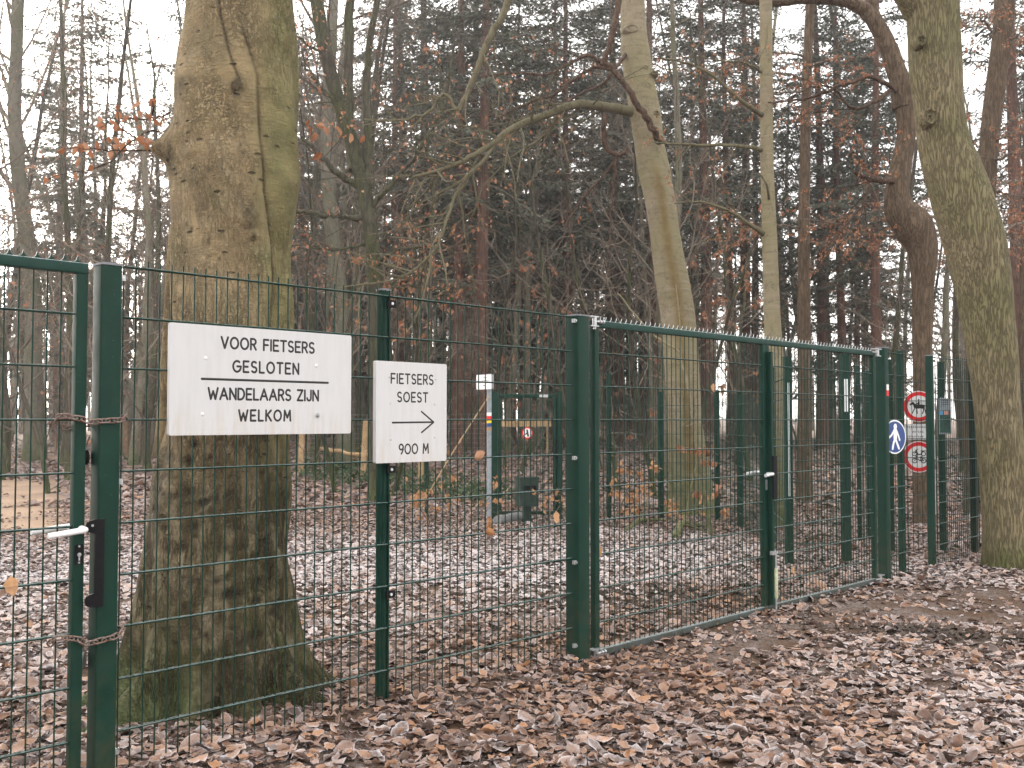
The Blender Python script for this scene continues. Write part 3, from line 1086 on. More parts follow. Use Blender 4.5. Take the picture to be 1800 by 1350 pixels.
# latch keep bolted to the post
keep = Geo()
zz_ = np.concatenate([np.linspace(-0.165, -0.112, 12), np.linspace(-0.108, 0.108, 4), np.linspace(0.112, 0.165, 12)])
def keep_left(z):
    q = 0.026 ** 2 - (abs(z) - 0.1385) ** 2
    return min(-0.016, -0.024 - math.sqrt(q)) if q > 0 else -0.016
kl = np.array([keep_left(z) for z in zz_])
V = np.array([[(x, y, z) for (x, y) in ((l, -0.010), (0.018, -0.010), (0.018, 0.0), (l, 0.0))] for l, z in zip(kl, zz_)])
nk = len(zz_)
i_ = np.arange(nk - 1)[:, None] * 4
j_ = np.arange(4)[None, :]
keep.add(V.reshape(-1, 3), np.vstack([np.stack([i_ + j_, i_ + (j_ + 1) % 4, i_ + 4 + (j_ + 1) % 4, i_ + 4 + j_], -1).reshape(-1, 4), [[0, 3, 2, 1]], [[4 * nk - 4, 4 * nk - 3, 4 * nk - 2, 4 * nk - 1]]]))
o = keep.build('latch_keep', BLACKP, p1)
o.location = (-0.040, -0.044, 0.86)
g = Geo()
g.tube([(-0.028, -0.009, 0.143), (-0.028, -0.012, 0.143)], 0.005, 8)
g.build('bolt', ZINC, o)

# --- double gate
TG0, TGM, TG1, TP4 = ft(1041), ft(1343.5), ft(1536), ft(1549)
leafA = gate_leaf('left leaf of the double green gate, hinged on the thick post', TG0, TGM - 0.002)
leafB = gate_leaf('right leaf of the double green gate, beside the drop bolt', TGM + 0.002, TG1)
# a second stile doubles the meeting edge
g = Geo()
bar(g, 0.05, 1.90, 0.030, 0.038, 2)
o = g.build('meeting_stop', GREEN, leafA)
o.location = (TGM - TG0 + 0.016, -0.040, 0)
p4 = box_post('gate_post', 'green square post ending the double gate, with red and white trail mark', 'fence post', TP4 + 0.03, 0.085, 2.03)


def hinge(root, x, z, y=-0.005):
    g = Geo()
    g.tube([(x, y - 0.02, z - 0.026), (x, y - 0.02, z + 0.026)], 0.014, 12)
    g.tube([(x, y - 0.02, z), (x + 0.085, y - 0.02, z)], 0.0075, 10)
    g.tube([(x + 0.045, y - 0.02, z), (x + 0.058, y - 0.02, z)], 0.0135, 6)
    g.tube([(x + 0.072, y - 0.02, z), (x + 0.086, y - 0.02, z)], 0.0135, 6)
    g.box((x - 0.01, y - 0.012, z + 0.028), (0.075, 0.04, 0.007))
    g.box((x - 0.01, y - 0.012, z - 0.028), (0.075, 0.04, 0.007))
    g.tube([(x, y - 0.02, z - 0.046), (x, y - 0.02, z - 0.030)], 0.009, 8)
    g.build('hinge', ZINC, root)


hinge(leafA, -0.005, 1.985)
hinge(leafA, 0.0, 0.025)
Lb = TG1 - TGM
for z in (1.985, 0.03):
    g = Geo()
    x = Lb + 0.03
    g.tube([(x, -0.025, z - 0.028), (x, -0.025, z + 0.028)], 0.015, 12)
    g.tube([(x - 0.09, -0.025, z), (x, -0.025, z)], 0.008, 10)
    g.box((x, -0.02, z + 0.03), (0.10, 0.045, 0.008))
    g.box((x, -0.02, z - 0.03), (0.08, 0.045, 0.008))
    g.build('hinge', ZINC, leafB)
# lock, handle, drop bolt on the meeting edge
La = TGM - TG0
g = Geo()
g.box((La + 0.024, -0.066, 0.98), (0.050, 0.016, 0.31))
g.build('latch_keep', BLACKP, leafA)
g = Geo()
pts = smoothpoly([(La - 0.004, -0.02, 1.005), (La - 0.004, -0.066, 1.005), (La - 0.04, -0.072, 1.003), (La - 0.11, -0.070, 0.997)], 12)
g.tube(pts, 0.0125, 10, rmf=True)
pts = smoothpoly([(La - 0.02, 0.02, 1.015), (La - 0.02, 0.06, 1.015), (La - 0.06, 0.066, 1.012), (La - 0.14, 0.066, 1.008)], 12)
g.tube(pts, 0.011, 10, rmf=True)
g.build('lever_handle', SILVER, leafA)
g = Geo()
g.prism(rrect(0.022, 0.075, 0.004), -0.026, -0.0205, axis=1)
o = g.build('lock_plate', ZINC, leafA)
o.location = (La - 0.018, 0, 0.925)
g = Geo()
g.box((0.012, -0.056, 0.43), (0.060, 0.022, 0.028))
g.tube([(0.034, -0.062, 0.42), (0.034, -0.062, -0.10)], 0.0085, 10)
g.build('drop_bolt', ZINC, leafB)
g = Geo()
g.tube([(0.034, -0.062, 0.10), (0.034, -0.062, 0.315)], 0.0155, 14)
g.build('bolt_sleeve', SLEEVE, leafB)

# --- trail mark on the post
for nm, zz, m in (('white_band', 1.685, WHITEP), ('red_band', 1.635, REDP)):
    g = Geo()
    g.box((0.012, -0.0435, zz), (0.042, 0.002, 0.05))
    g.build(nm, m, p4)

# --- short panel and the posts of the passage
TP5, TP6, TP7 = ft(1590), ft(1635), ft(1718)
fence_panel('narrow green mesh panel between double gate and the opening for walkers', TP4 + 0.075, TP5 + 0.05)
box_post('fence_post', 'green post just left of the walkers opening, behind the blue round sign', 'fence post', TP5, 0.062, 2.03, off=0.035, d=0.044, cap=False)
p6 = box_post('fence_post', 'green post right of the walkers opening with white reflective edge', 'fence post', TP6, 0.060, 2.01, d=0.06)
for z0, z1 in ((1.30, 1.92), (1.02, 1.26), (0.50, 0.93)):
    g = Geo()
    g.box((0.032, -0.020, (z0 + z1) / 2), (0.004, 0.018, z1 - z0))
    g.build('reflective_strip', REFLECT, p6)
fence_panel('green mesh panel closing the fence beside the leaning oak', TP6 + 0.04, TP7 + 0.06)
p7 = box_post('fence_post', 'green end post, shade in its colour, against the leaning oak trunk', 'fence post', TP7, 0.075, 2.0, off=0.045, d=0.05, mat=GREEN_SHADED)
for z in (1.0, 0.55, 0.10):
    g = Geo()
    g.box((0.03, -0.05, z), (0.04, 0.012, 0.03))
    g.build('clip', BLACKP, p7)


# --- chains and padlocks round the left gate
def chain(label, z, sag):
    a = np.array([TL1 - 0.105 - T1, -0.035, z + 0.012])
    P = [(TL1 - T1 - 0.105, 0.03, z - 0.02), (TL1 - T1 - 0.098, -0.028, z + 0.012), (TL1 - T1 - 0.03, -0.034, z + 0.006 - sag * 0.4), (-0.075, -0.045, z - 0.004 - sag), (-0.03, -0.052, z - sag), (0.03, -0.052, z + 0.002 - sag * 0.6),
         (0.062, -0.03, z + 0.012), (0.068, 0.012, z + 0.006), (0.058, 0.05, z - 0.01), (0.0, 0.058, z - 0.012), (-0.06, 0.056, z - 0.02), (TL1 - T1 - 0.03, 0.05, z - 0.03), (TL1 - T1 - 0.08, 0.045, z - 0.03)]
    S = smoothpoly(P, 400)
    d = np.concatenate([[0], np.cumsum(np.linalg.norm(np.diff(S, axis=0), axis=1))])
    root = thing('chain', label, 'chain', fpt(T1), FANG)
    pitch = 0.030
    n = int(d[-1] / pitch)
    gl = Geo()
    L, w, wr = 0.0225, 0.0105, 0.0035
    th = np.linspace(0, 2 * pi, 25)[:-1]
    cx = np.where(np.cos(th) > 0, L - w, -(L - w))
    ring = np.stack([cx + w * np.cos(th), w * np.sin(th), 0 * th], -1)
    ring = np.vstack([ring, ring[:2]])
    gl.tube(ring, wr, 7, cap=False, rmf=True)
    first = gl.build('link', RUST, root)
    from mathutils import Matrix
    for i in range(n):
        u = (i + 0.5) * pitch
        k = min(int(np.searchsorted(d, u)), 398)
        p = S[k]
        x = nrm(S[min(k + 3, 399)] - S[max(k - 3, 0)])
        up = np.array([0, 0, 1.0])
        yv = nrm(np.cross(up, x))
        zv = np.cross(x, yv)
        a = R(40 if i % 2 else 125)
        y2 = yv * cos(a) + zv * sin(a)
        z2 = np.cross(x, y2)
        o = first if i == 0 else link_copy(first, root)
        o.matrix_local = Matrix([[x[0], y2[0], z2[0], p[0]], [x[1], y2[1], z2[1], p[1]], [x[2], y2[2], z2[2], p[2]], [0, 0, 0, 1]])
    return root


chain('upper rusty chain tying the left gate to its post', 1.40, 0.004)
chain('lower rusty chain tying the left gate to its post', 0.585, 0.016)


def padlock(label, z, m):
    root = thing('padlock', label, 'padlock', fpt((TL1 + T1 - 0.041) / 2, 0.045, z), FANG + 0.9)
    g = Geo()
    g.prism(circ(0.029, 28), -0.011, 0.011, axis=1)
    g.prism(circ(0.0255, 28), -0.013, 0.013, axis=1)
    g.build('body', m, root)
    g = Geo()
    th = np.linspace(R(-15), R(195), 14)
    g.tube(np.stack([0.016 * np.cos(th), 0 * th, 0.03 + 0.022 * np.sin(th)], -1), 0.004, 8, rmf=True)
    g.build('shackle', ZINC, root)
    g = Geo()
    for s in (-1, 1):
        g.tube([(0.0, s * 0.006, 0.05), (0.045, s * 0.006, 0.083)], 0.003, 6)
    g.build('link', RUST, root)


padlock('black round padlock hanging on the upper chain', 1.255, BLACKP)
padlock('worn grey round padlock hanging on the lower chain', 0.485, ZINC)

# ------------------------------------------------------------------ lettering: single-line routed letters
A = lambda cx, cy, rx, ry, a0, a1, n=10: [(cx + rx * cos(R(a0 + (a1 - a0) * i / n)), cy + ry * sin(R(a0 + (a1 - a0) * i / n))) for i in range(n + 1)]
FONT = {
    'A': (0.74, [[(0, 0), (0.37, 1)], [(0.37, 1), (0.74, 0)], [(0.13, 0.34), (0.61, 0.34)]]),
    'D': (0.62, [[(0, 0), (0, 1)], [(0, 1), (0.22, 1)] + A(0.22, 0.5, 0.40, 0.5, 90, -90) + [(0, 0)]]),
    'E': (0.52, [[(0, 0), (0, 1)], [(0, 1), (0.52, 1)], [(0, 0.5), (0.44, 0.5)], [(0, 0), (0.52, 0)]]),
    'F': (0.50, [[(0, 0), (0, 1)], [(0, 1), (0.50, 1)], [(0, 0.5), (0.44, 0.5)]]),
    'G': (0.74, [A(0.40, 0.5, 0.40, 0.5, 55, 360, 18), [(0.80, 0.5), (0.42, 0.5)]]),
    'I': (0.02, [[(0.01, 0), (0.01, 1)]]),
    'J': (0.44, [[(0.44, 1), (0.44, 0.24)] + A(0.22, 0.24, 0.22, 0.24, 0, -180)]),
    'K': (0.56, [[(0, 0), (0, 1)], [(0.54, 1), (0.03, 0.45)], [(0.16, 0.58), (0.56, 0)]]),
    'L': (0.46, [[(0, 1), (0, 0)], [(0, 0), (0.46, 0)]]),
    'M': (0.72, [[(0, 0), (0.06, 1)], [(0.06, 1), (0.36, 0.30)], [(0.36, 0.30), (0.66, 1)], [(0.66, 1), (0.72, 0)]]),
    'N': (0.60, [[(0, 0), (0, 1)], [(0, 1), (0.60, 0)], [(0.60, 0), (0.60, 1)]]),
    'O': (0.78, [A(0.39, 0.5, 0.39, 0.5, 0, 360, 24)]),
    'R': (0.54, [[(0, 0), (0, 1)], [(0, 1), (0.27, 1)] + A(0.27, 0.74, 0.25, 0.26, 90, -90) + [(0, 0.48)], [(0.26, 0.48), (0.54, 0)]]),
    'S': (0.52, [A(0.26, 0.745, 0.25, 0.255, 40, 270, 12)[:-1] + A(0.26, 0.245, 0.26, 0.245, 90, -145, 12)]),
    'T': (0.60, [[(0, 1), (0.60, 1)], [(0.30, 1), (0.30, 0)]]),
    'V': (0.66, [[(0, 1), (0.33, 0)], [(0.33, 0), (0.66, 1)]]),
    'W': (0.92, [[(0, 1), (0.23, 0)], [(0.23, 0), (0.46, 0.72)], [(0.46, 0.72), (0.69, 0)], [(0.69, 0), (0.92, 1)]]),
    'Z': (0.58, [[(0, 1), (0.58, 1)], [(0.58, 1), (0, 0)], [(0, 0), (0.58, 0)]]),
    '0': (0.74, [A(0.37, 0.5, 0.37, 0.5, 0, 360, 24)]),
    '9': (0.54, [A(0.27, 0.72, 0.27, 0.28, 0, 360, 18), [(0.54, 0.72), (0.53, 0.5), (0.46, 0.25), (0.30, 0.0)]]),
    ' ': (0.30, []),
}


def stroke(geo, pts, r, y=0.0, flat=0.28, m=0):
    """rounded routed stroke in the x-z plane standing a hair proud of y"""
    P = np.asarray(pts, float)
    if len(P) == 2:
        P = np.vstack([P[0], P[0] * 0.5 + P[1] * 0.5, P[1]])
    d0, d1 = nrm(P[0] - P[1]), nrm(P[-1] - P[-2])
    caps0 = [P[0] + d0 * r * q for q in (0.97, 0.72, 0.4)]
    caps1 = [P[-1] + d1 * r * q for q in (0.4, 0.72, 0.97)]
    P = np.vstack([caps0, P, caps1])
    rr = np.full(len(P), r)
    rr[:3] = r * np.array([0.24, 0.69, 0.92])
    rr[-3:] = r * np.array([0.92, 0.69, 0.24])
    t = nrm(np.gradient(P, axis=0))
    nn = np.stack([-t[:, 1], t[:, 0]], -1)
    k = 8
    th = np.arange(k) * 2 * pi / k
    V = np.zeros((len(P), k, 3))
    V[..., 0] = P[:, None, 0] + nn[:, None, 0] * rr[:, None] * np.cos(th)
    V[..., 2] = P[:, None, 1] + nn[:, None, 1] * rr[:, None] * np.cos(th)
    V[..., 1] = y - rr[:, None] * flat * np.sin(th)
    i = np.arange(len(P) - 1)[:, None] * k
    j = np.arange(k)[None, :]
    j2 = (j + 1) % k
    geo.add(V.reshape(-1, 3), np.stack([i + j, i + j2, i + k + j2, i + k + j], -1).reshape(-1, 4), m=m)


def text_line(root, txt, x0, x1, zc, h, r, y):
    """fit a line of routed capitals between x0 and x1"""
    ws = [FONT[c][0] for c in txt]
    n = len(txt) - 1
    gap = max(0.006, ((x1 - x0) - sum(ws) * h) / n)
    sc_ = 1.0
    if gap == 0.006:
        sc_ = ((x1 - x0) - gap * n) / (sum(ws) * h)
    x = x0
    g = Geo()
    for c, w in zip(txt, ws):
        for s in FONT[c][1]:
            stroke(g, [(x + px * h * sc_, zc - h / 2 + pz * h) for px, pz in s], r, y)
        x += w * h * sc_ + gap
    return g.build('lettering', INK, root, angle=60)


def board(name, label, px0, px1, ztop, zbot, off, thick):
    t0, t1 = ft(px0, off), ft(px1, off)
    root = thing(name, label, 'sign', fpt(t0, off, zbot), FANG)
    Wd, H = t1 - t0, ztop - zbot
    g = Geo()
    o = rrect(Wd, H, 0.008)
    o = [(a + Wd / 2, b + H / 2) for a, b in o]
    g.prism(o, 0.0, thick, axis=1)
    g.build('board', BOARD, root, angle=50)
    return root, t0


def bolt(root, x, z, r=0.0075, m=WHITEP, h=0.004):
    g = Geo()
    g.tube([(x, 0.0, z), (x, -h * 0.6, z), (x, -h, z)], [r, r * 0.85, r * 0.4], 12)
    g.build('bolt', m, root)


OFF = -0.036
s1, t0 = board('notice_board', 'large white board lettered VOOR FIETSERS GESLOTEN on the fence before the old beech', 297, 617, 1.792, 1.337, OFF, 0.018)
zb = 1.337
for txt, xa, xb, z, h in (('VOOR FIETSERS', 388, 551, 1.7235, 0.0455), ('GESLOTEN', 409, 524, 1.626, 0.0455), ('WANDELAARS ZIJN', 366, 559, 1.509, 0.0455), ('WELKOM', 420, 510.5, 1.4185, 0.0445)):
    text_line(s1, txt, ft(xa, OFF) - t0, ft(xb, OFF) - t0, z - zb, h, 0.0047, 0.0)
g = Geo()
stroke(g, [(ft(354, OFF) - t0, 1.5685 - zb), (ft(576, OFF) - t0, 1.5685 - zb)], 0.0050)
g.build('rule_line', INK, s1)
for bx, by in ((361.6, 629.6), (556, 642.6), (356, 728)):
    t, z = onfence(bx, by, OFF)
    bolt(s1, t - t0, z - zb)
t, z = onfence(558, 730, OFF)
g = Geo()
g.tube([(t - t0, 0, z - zb), (t - t0 - 0.002, -0.012, z - zb - 0.004)], 0.0045, 8)
th = np.linspace(0, 2 * pi, 13)
g.tube(np.stack([t - t0 - 0.002 + 0.008 * np.cos(th), np.full(13, -0.006), z - zb + 0.009 * np.sin(th)], -1), 0.0018, 6, rmf=True)
g.build('bent_bolt', ZINC, s1)

OFF2 = -0.036
s2, t0b = board('arrow_sign', 'small white sign lettered FIETSERS SOEST with arrow and 900 M', 661, 785, 1.682, 1.193, OFF2, 0.024)
zb2 = 1.193
for txt, xa, xb, z, h in (('FIETSERS', 687.5, 761, 1.600, 0.0455), ('SOEST', 699, 751.5, 1.511, 0.0450), ('900 M', 702, 753, 1.258, 0.0455)):
    text_line(s2, txt, ft(xa, OFF2) - t0b, ft(xb, OFF2) - t0b, z - zb2, h, 0.0042, 0.0)
ax = [ft(q, OFF2) - t0b for q in (690, 762, 741)]
g = Geo()
za = 1.3875 - zb2
stroke(g, [(ax[0], za - 0.001), (ax[1], za + 0.001)], 0.0045)
stroke(g, [(ax[2], za + 0.053), (ax[1] + 0.001, za + 0.001)], 0.0043)
stroke(g, [(ax[1] + 0.001, za + 0.0005), (ax[2] + 0.001, za - 0.050)], 0.0043)
g.build('arrow', INK, s2)
for bx, by in ((684, 663), (766, 667), (686, 709), (764, 711), (687, 773), (764, 769)):
    t, z = onfence(bx, by, OFF2)
    bolt(s2, t - t0b, z - zb2, 0.0048, ZINC, 0.002)


# ------------------------------------------------------------------ round traffic signs
def disc(root, name, r, y, m, th=0.003, k=40):
    g = Geo()
    g.prism(circ(r, k), y, y + th, axis=1)
    return g.build(name, m, root, angle=50)


def poly(geo, pts, y):
    """star-shaped flat outline, 1 mm thick, facing -y"""
    geo.prism(pts, y - 0.001, y + 0.0005, axis=1)


# blue walkers sign, in front of the mesh
c = W(1573, 768, 8.90)
blue = thing('round_sign', 'round blue sign with white walking figure beside the gate post', 'traffic sign', (c[0], c[1], c[2]), FANG - 0.25)
disc(blue, 'rim', 0.152, 0.0, WHITEP)
disc(blue, 'face', 0.139, -0.0025, BLUEP)
g = Geo()
yy = -0.003
stroke(g, A(0.004, 0.092, 0.012, 0.017, 0, 360, 12), 0.010, yy, 0.1)
stroke(g, [(0.002, 0.058), (0.002, -0.01)], 0.023, yy, 0.06)
stroke(g, [(0.0, -0.015), (-0.022, -0.055), (-0.036, -0.105)], 0.012, yy, 0.12)
stroke(g, [(0.004, -0.015), (0.024, -0.055), (0.050, -0.103)], 0.012, yy, 0.12)
stroke(g, [(-0.014, 0.056), (-0.045, 0.018), (-0.078, -0.004)], 0.010, yy, 0.12)
stroke(g, [(0.018, 0.056), (0.042, 0.015), (0.062, -0.028)], 0.010, yy, 0.12)
g.build('walker_symbol', WHITEP, blue)
g = Geo()
g.box((-0.03, 0.03, 0.0), (0.03, 0.05, 0.24))
g.build('bracket', ZINC, blue)


def ban_sign(label, px, py, Y, r):
    c = W(px, py, Y)
    root = thing('round_sign', label, 'traffic sign', c, R(-6))
    disc(root, 'rim', r * 1.06, 0.0, WHITEP)
    disc(root, 'red_ring', r, -0.0025, REDP)
    disc(root, 'face', r * 0.74, -0.005, WHITEP)
    return root


YS = 10.62
rad_s = 26.0 / F * YS
hs = ban_sign('round red and white sign with black horse and rider, above the other', 1615, 714.5, YS, rad_s)
g = Geo()
yy = -0.0056
u = rad_s
stroke(g, [(-0.22 * u, 0.00), (0.26 * u, -0.01 * u)], 0.135 * u, yy, 0.05)
stroke(g, [(-0.24 * u, 0.05 * u), (-0.40 * u, 0.22 * u)], 0.085 * u, yy, 0.06)
stroke(g, [(-0.40 * u, 0.26 * u), (-0.55 * u, 0.13 * u)], 0.055 * u, yy, 0.08)
stroke(g, [(-0.24 * u, -0.08 * u), (-0.36 * u, -0.28 * u), (-0.44 * u, -0.46 * u)], 0.032 * u, yy, 0.12)
stroke(g, [(-0.17 * u, -0.10 * u), (-0.12 * u, -0.32 * u), (-0.12 * u, -0.48 * u)], 0.032 * u, yy, 0.12)
stroke(g, [(0.26 * u, -0.06 * u), (0.30 * u, -0.28 * u), (0.22 * u, -0.48 * u)], 0.036 * u, yy, 0.12)
stroke(g, [(0.32 * u, -0.04 * u), (0.40 * u, -0.26 * u), (0.44 * u, -0.46 * u)], 0.032 * u, yy, 0.12)
stroke(g, [(0.36 * u, 0.06 * u), (0.50 * u, 0.06 * u), (0.52 * u, -0.12 * u)], 0.030 * u, yy, 0.12)
stroke(g, [(-0.02 * u, 0.10 * u), (-0.01 * u, 0.28 * u)], 0.065 * u, yy, 0.08)
stroke(g, [(-0.03 * u, 0.24 * u), (-0.20 * u, 0.14 * u)], 0.028 * u, yy, 0.12)
stroke(g, [(0.0, 0.08 * u), (-0.08 * u, -0.14 * u)], 0.035 * u, yy, 0.12)
stroke(g, [(-0.01 * u, 0.43 * u), (-0.01 * u, 0.46 * u)], 0.048 * u, yy, 0.1)
g.build('horse_symbol', INK, hs)
bs = ban_sign('round red and white sign with black moped and bicycle, below the other', 1615, 803, YS, rad_s)
g = Geo()
for cz, w_, ex in ((0.20, 0.135, 0.0), (-0.26, 0.15, 0.0)):
    for cx in (-0.28, 0.30):
        stroke(g, A(cx * u, cz * u, w_ * u, w_ * u, 0, 360, 16), 0.030 * u, yy, 0.14)
stroke(g, [(-0.28 * u, 0.20 * u), (-0.16 * u, 0.48 * u), (-0.05 * u, 0.52 * u)], 0.024 * u, yy, 0.12)
stroke(g, [(-0.18 * u, 0.42 * u), (-0.06 * u, 0.16 * u), (0.14 * u, 0.16 * u), (0.22 * u, 0.36 * u)], 0.050 * u, yy, 0.08)
stroke(g, [(0.14 * u, 0.40 * u), (0.44 * u, 0.40 * u)], 0.030 * u, yy, 0.12)
for a, b in (((-0.28, -0.26), (-0.14, 0.04)), ((-0.18, -0.06), (0.06, -0.26)), ((0.06, -0.26), (0.16, -0.02)), ((0.16, -0.04), (0.30, -0.26)), ((0.06, -0.26), (0.30, -0.26)), ((-0.18, -0.05), (0.16, -0.05)), ((-0.22, 0.05), (-0.06, 0.05)), ((0.09, 0.0), (0.22, 0.0))):
    stroke(g, [(a[0] * u, a[1] * u), (b[0] * u, b[1] * u)], 0.028 * u, yy, 0.14)
g.build('vehicle_symbols', INK, bs)
c = W(1615, 759, YS)
pl = thing('text_plate', 'small white text plate between the two round red signs', 'sign', c, R(-6))
g = Geo()
g.prism(rrect(0.31, 0.165, 0.006), 0.0, 0.003, axis=1)
g.build('plate', WHITEP, pl)
g = Geo()
for zz, n, x0 in ((0.05, 11, -0.115), (0.0, 6, -0.06), (-0.052, 9, -0.12)):
    for i in range(n):
        x = x0 + i * 0.0195
        h_ = random.choice((0.008, 0.008, 0.013))
        stroke(g, [(x, zz - 0.008), (x, zz + h_)], 0.0022, -0.0005, 0.2)
        stroke(g, [(x, zz + 0.007 * random.choice((-1, 1))), (x + 0.009, zz + random.uniform(-.007, .007))], 0.0022, -0.0005, 0.2)
g.build('lettering', INK, pl)

# ------------------------------------------------------------------ back fences of the walkers passage
def far_post(label, px, py_base, py_top, w, d=None, rz=0.2, cap=True):
    Y = F * CAMZ / (py_base - 738.0)
    p = W(px, 738, Y)
    top = CAMZ + (738 - py_top) * Y / F
    root = thing('fence_post', label, 'fence post', (p[0], p[1], 0), rz)
    g = Geo()
    g.prism(rrect(w, d or w, 0.006), -0.3, top)
    g.build('shaft', GREEN_B, root)
    if cap:
        g = Geo()
        g.prism(rrect(w + 0.006, (d or w) + 0.006, 0.006), top, top + 0.012)
        g.build('post_cap', CAPGREY if w < 0.05 else GREEN_B, root)
    return root, p, top


def mesh_between(label, pa, pb, top, pitch=0.05, rows=None, off=0.03, r=0.0032):
    pa, pb = np.array(pa), np.array(pb)
    d = pb - pa
    L = float(np.hypot(d[0], d[1]))
    root = thing('mesh_fence', label, 'fence panel', (pa[0], pa[1], 0), math.atan2(d[1], d[0]))
    rows = rows or [0.2 * k for k in range(1, int(top / 0.2) + 1)]
    g = Geo()
    for x in np.arange(0.03, L, pitch):
        g.tube([(x, -off, -0.05), (x, -off, top)], r, 5, cap=False)
    g.build('vertical_bars', GREEN_B, root, kind='stuff')
    g = Geo()
    for s in (-1, 1):
        g.tube([(0, -off + s * 0.007, 0), (L, -off + s * 0.007, 0)], 0.0042, 5, cap=False)
    h = g.build('horizontal_bar', GREEN_B, root)
    h.location = (0, 0, rows[0])
    for z in rows[1:]:
        link_copy(h, root, (0, 0, z))
    return root


pA, qA, tA = far_post('slim green back post directly right of the gate meeting edge', 1356, 955, 648, 0.055)
for z in (1.9, 1.25):
    g = Geo()
    g.tube([(-0.02, -0.03, z), (-0.02, -0.04, z)], 0.012, 8)
    g.build('bolt', BLACKP, pA)
pB, qB, tB = far_post('green back post with one long white reflective strip seen through the gate', 1384.5, 990, 629, 0.065)
g = Geo()
g.box((-0.006, -0.034, 1.21), (0.016, 0.004, 1.10))
g.build('reflective_strip', REFLECT, pB)
pC, qC, tC = far_post('green back post with two short white reflective strips seen through the gate', 1485, 988, 625, 0.078)
for x in (-0.018, 0.006):
    g = Geo()
    g.box((x, -0.040, 1.64), (0.013, 0.004, 0.32))
    g.build('reflective_strip', REFLECT, pC)
pD, qD, tD = far_post('green back post standing behind the gate post in the walkers passage', 1509, 951, 643, 0.042)
far_post('green back post farther inside the passage beside the gate end', 1526, 946, 652, 0.042)
pE, qE, tE = far_post('green back post right behind the double gate end post', 1563, 969, 634, 0.06)
pG, qG, tG = far_post('green back post carrying the small green information panel', 1655, 969, 638, 0.055)
mesh_between('mesh panel between the two reflective back posts, seen through the gate', qB, qC, 1.98)
mesh_between('mesh panel joining two back posts behind the gate end post', qD, qE, 1.95)
mesh_between('mesh panel carrying the red round signs behind the walkers opening', qE, qG, 1.95)
mesh_between('mesh panel behind the end panel beside the leaning oak', qG, W(1800, 738, 10.9), 1.95)

pts = []
for px, yb, yt, lab in ((983, 913, 690, 'green far post at the right side of the small rear gate'), (1070, 909, 657, 'taller green far post between the rear gate and the young tree'), (1162, 912, 690, 'green far post beside the mossy foot of the smooth beech'),
                        (1260, 916, 690, 'slender green far post right of the young thin tree'), (1300, 927, 690, 'green far post with dark cap, left of the gate meeting edge')):
    o, q, t = far_post(lab, px, yb, yt, 0.075 if px < 1000 else 0.062)
    pts.append(q)
pts.append(qA)
labs = ['far mesh panel right of the small rear gate', 'far mesh panel left of the smooth beech foot', 'far mesh panel across the smooth beech foot', 'short far mesh panel right of the young thin tree', 'far mesh panel ending at the slim back post']
for i in range(5):
    mesh_between(labs[i], pts[i], pts[i + 1], 1.72, 0.05, r=0.003)
mesh_between('mesh panel from the slim back post to the long reflective strip', qA, qB, 1.95, 0.15)

# --- rear gate
o, qR, tR = far_post('green far post at the left side of the small rear gate', 869, 913, 690, 0.085)
pr = pts[0]
d = pr - qR
L = float(np.hypot(d[0], d[1]))
rg = thing('mesh_gate', 'small green rear gate with round sign seen through the fence', 'gate', (qR[0], qR[1], 0), math.atan2(d[1], d[0]))
g = Geo()
bar(g, 0.06, L - 0.05, 0.05, 0.055, 0)
o = g.build('top_rail', GREEN_B, rg)
o.location = (0, 0, 1.735)
g = Geo()
bar(g, 0.06, L - 0.05, 0.05, 0.05, 0)
o = g.build('bottom_rail', GREEN_B, rg)
o.location = (0, 0, 0.10)
for x in (0.075, L - 0.065):
    g = Geo()
    bar(g, 0.13, 1.705, 0.05, 0.05, 2)
    o = g.build('stile', GREEN_B, rg)
    o.location = (x, 0, 0)
g = Geo()
wire_mesh(g, L - 0.2, 0.12, 1.71, [0.1 + 0.2 * k for k in range(1, 8)], np.arange(0.0, L - 0.2, 0.05), k=5)
for v in g.V:
    v += np.array([0.1, 0, 0])
g.build('wire_mesh', GREEN_B, rg, kind='stuff')
g = Geo()
g.box((L * 0.76, -0.03, 1.735), (0.12, 0.006, 0.04))
g.build('name_plate', ZINC, rg)
g = Geo()
g.box((L - 0.06, -0.035, 1.0), (0.05, 0.02, 0.26))
g.build('lock_box', BLACKP, rg)
c = W(927, 761, 13.75)
rs = thing('round_sign', 'tiny round red and white sign on the rear gate', 'traffic sign', c, 0.5)
disc(rs, 'rim', 0.082, 0.0, REDP)
disc(rs, 'face', 0.064, -0.003, WHITEP)
g = Geo()
stroke(g, [(-0.005, 0.035), (0.01, -0.04)], 0.014, -0.0035, 0.1)
stroke(g, [(0.0, 0.01), (-0.03, -0.02)], 0.008, -0.0035, 0.1)
g.build('symbol', INK, rs)

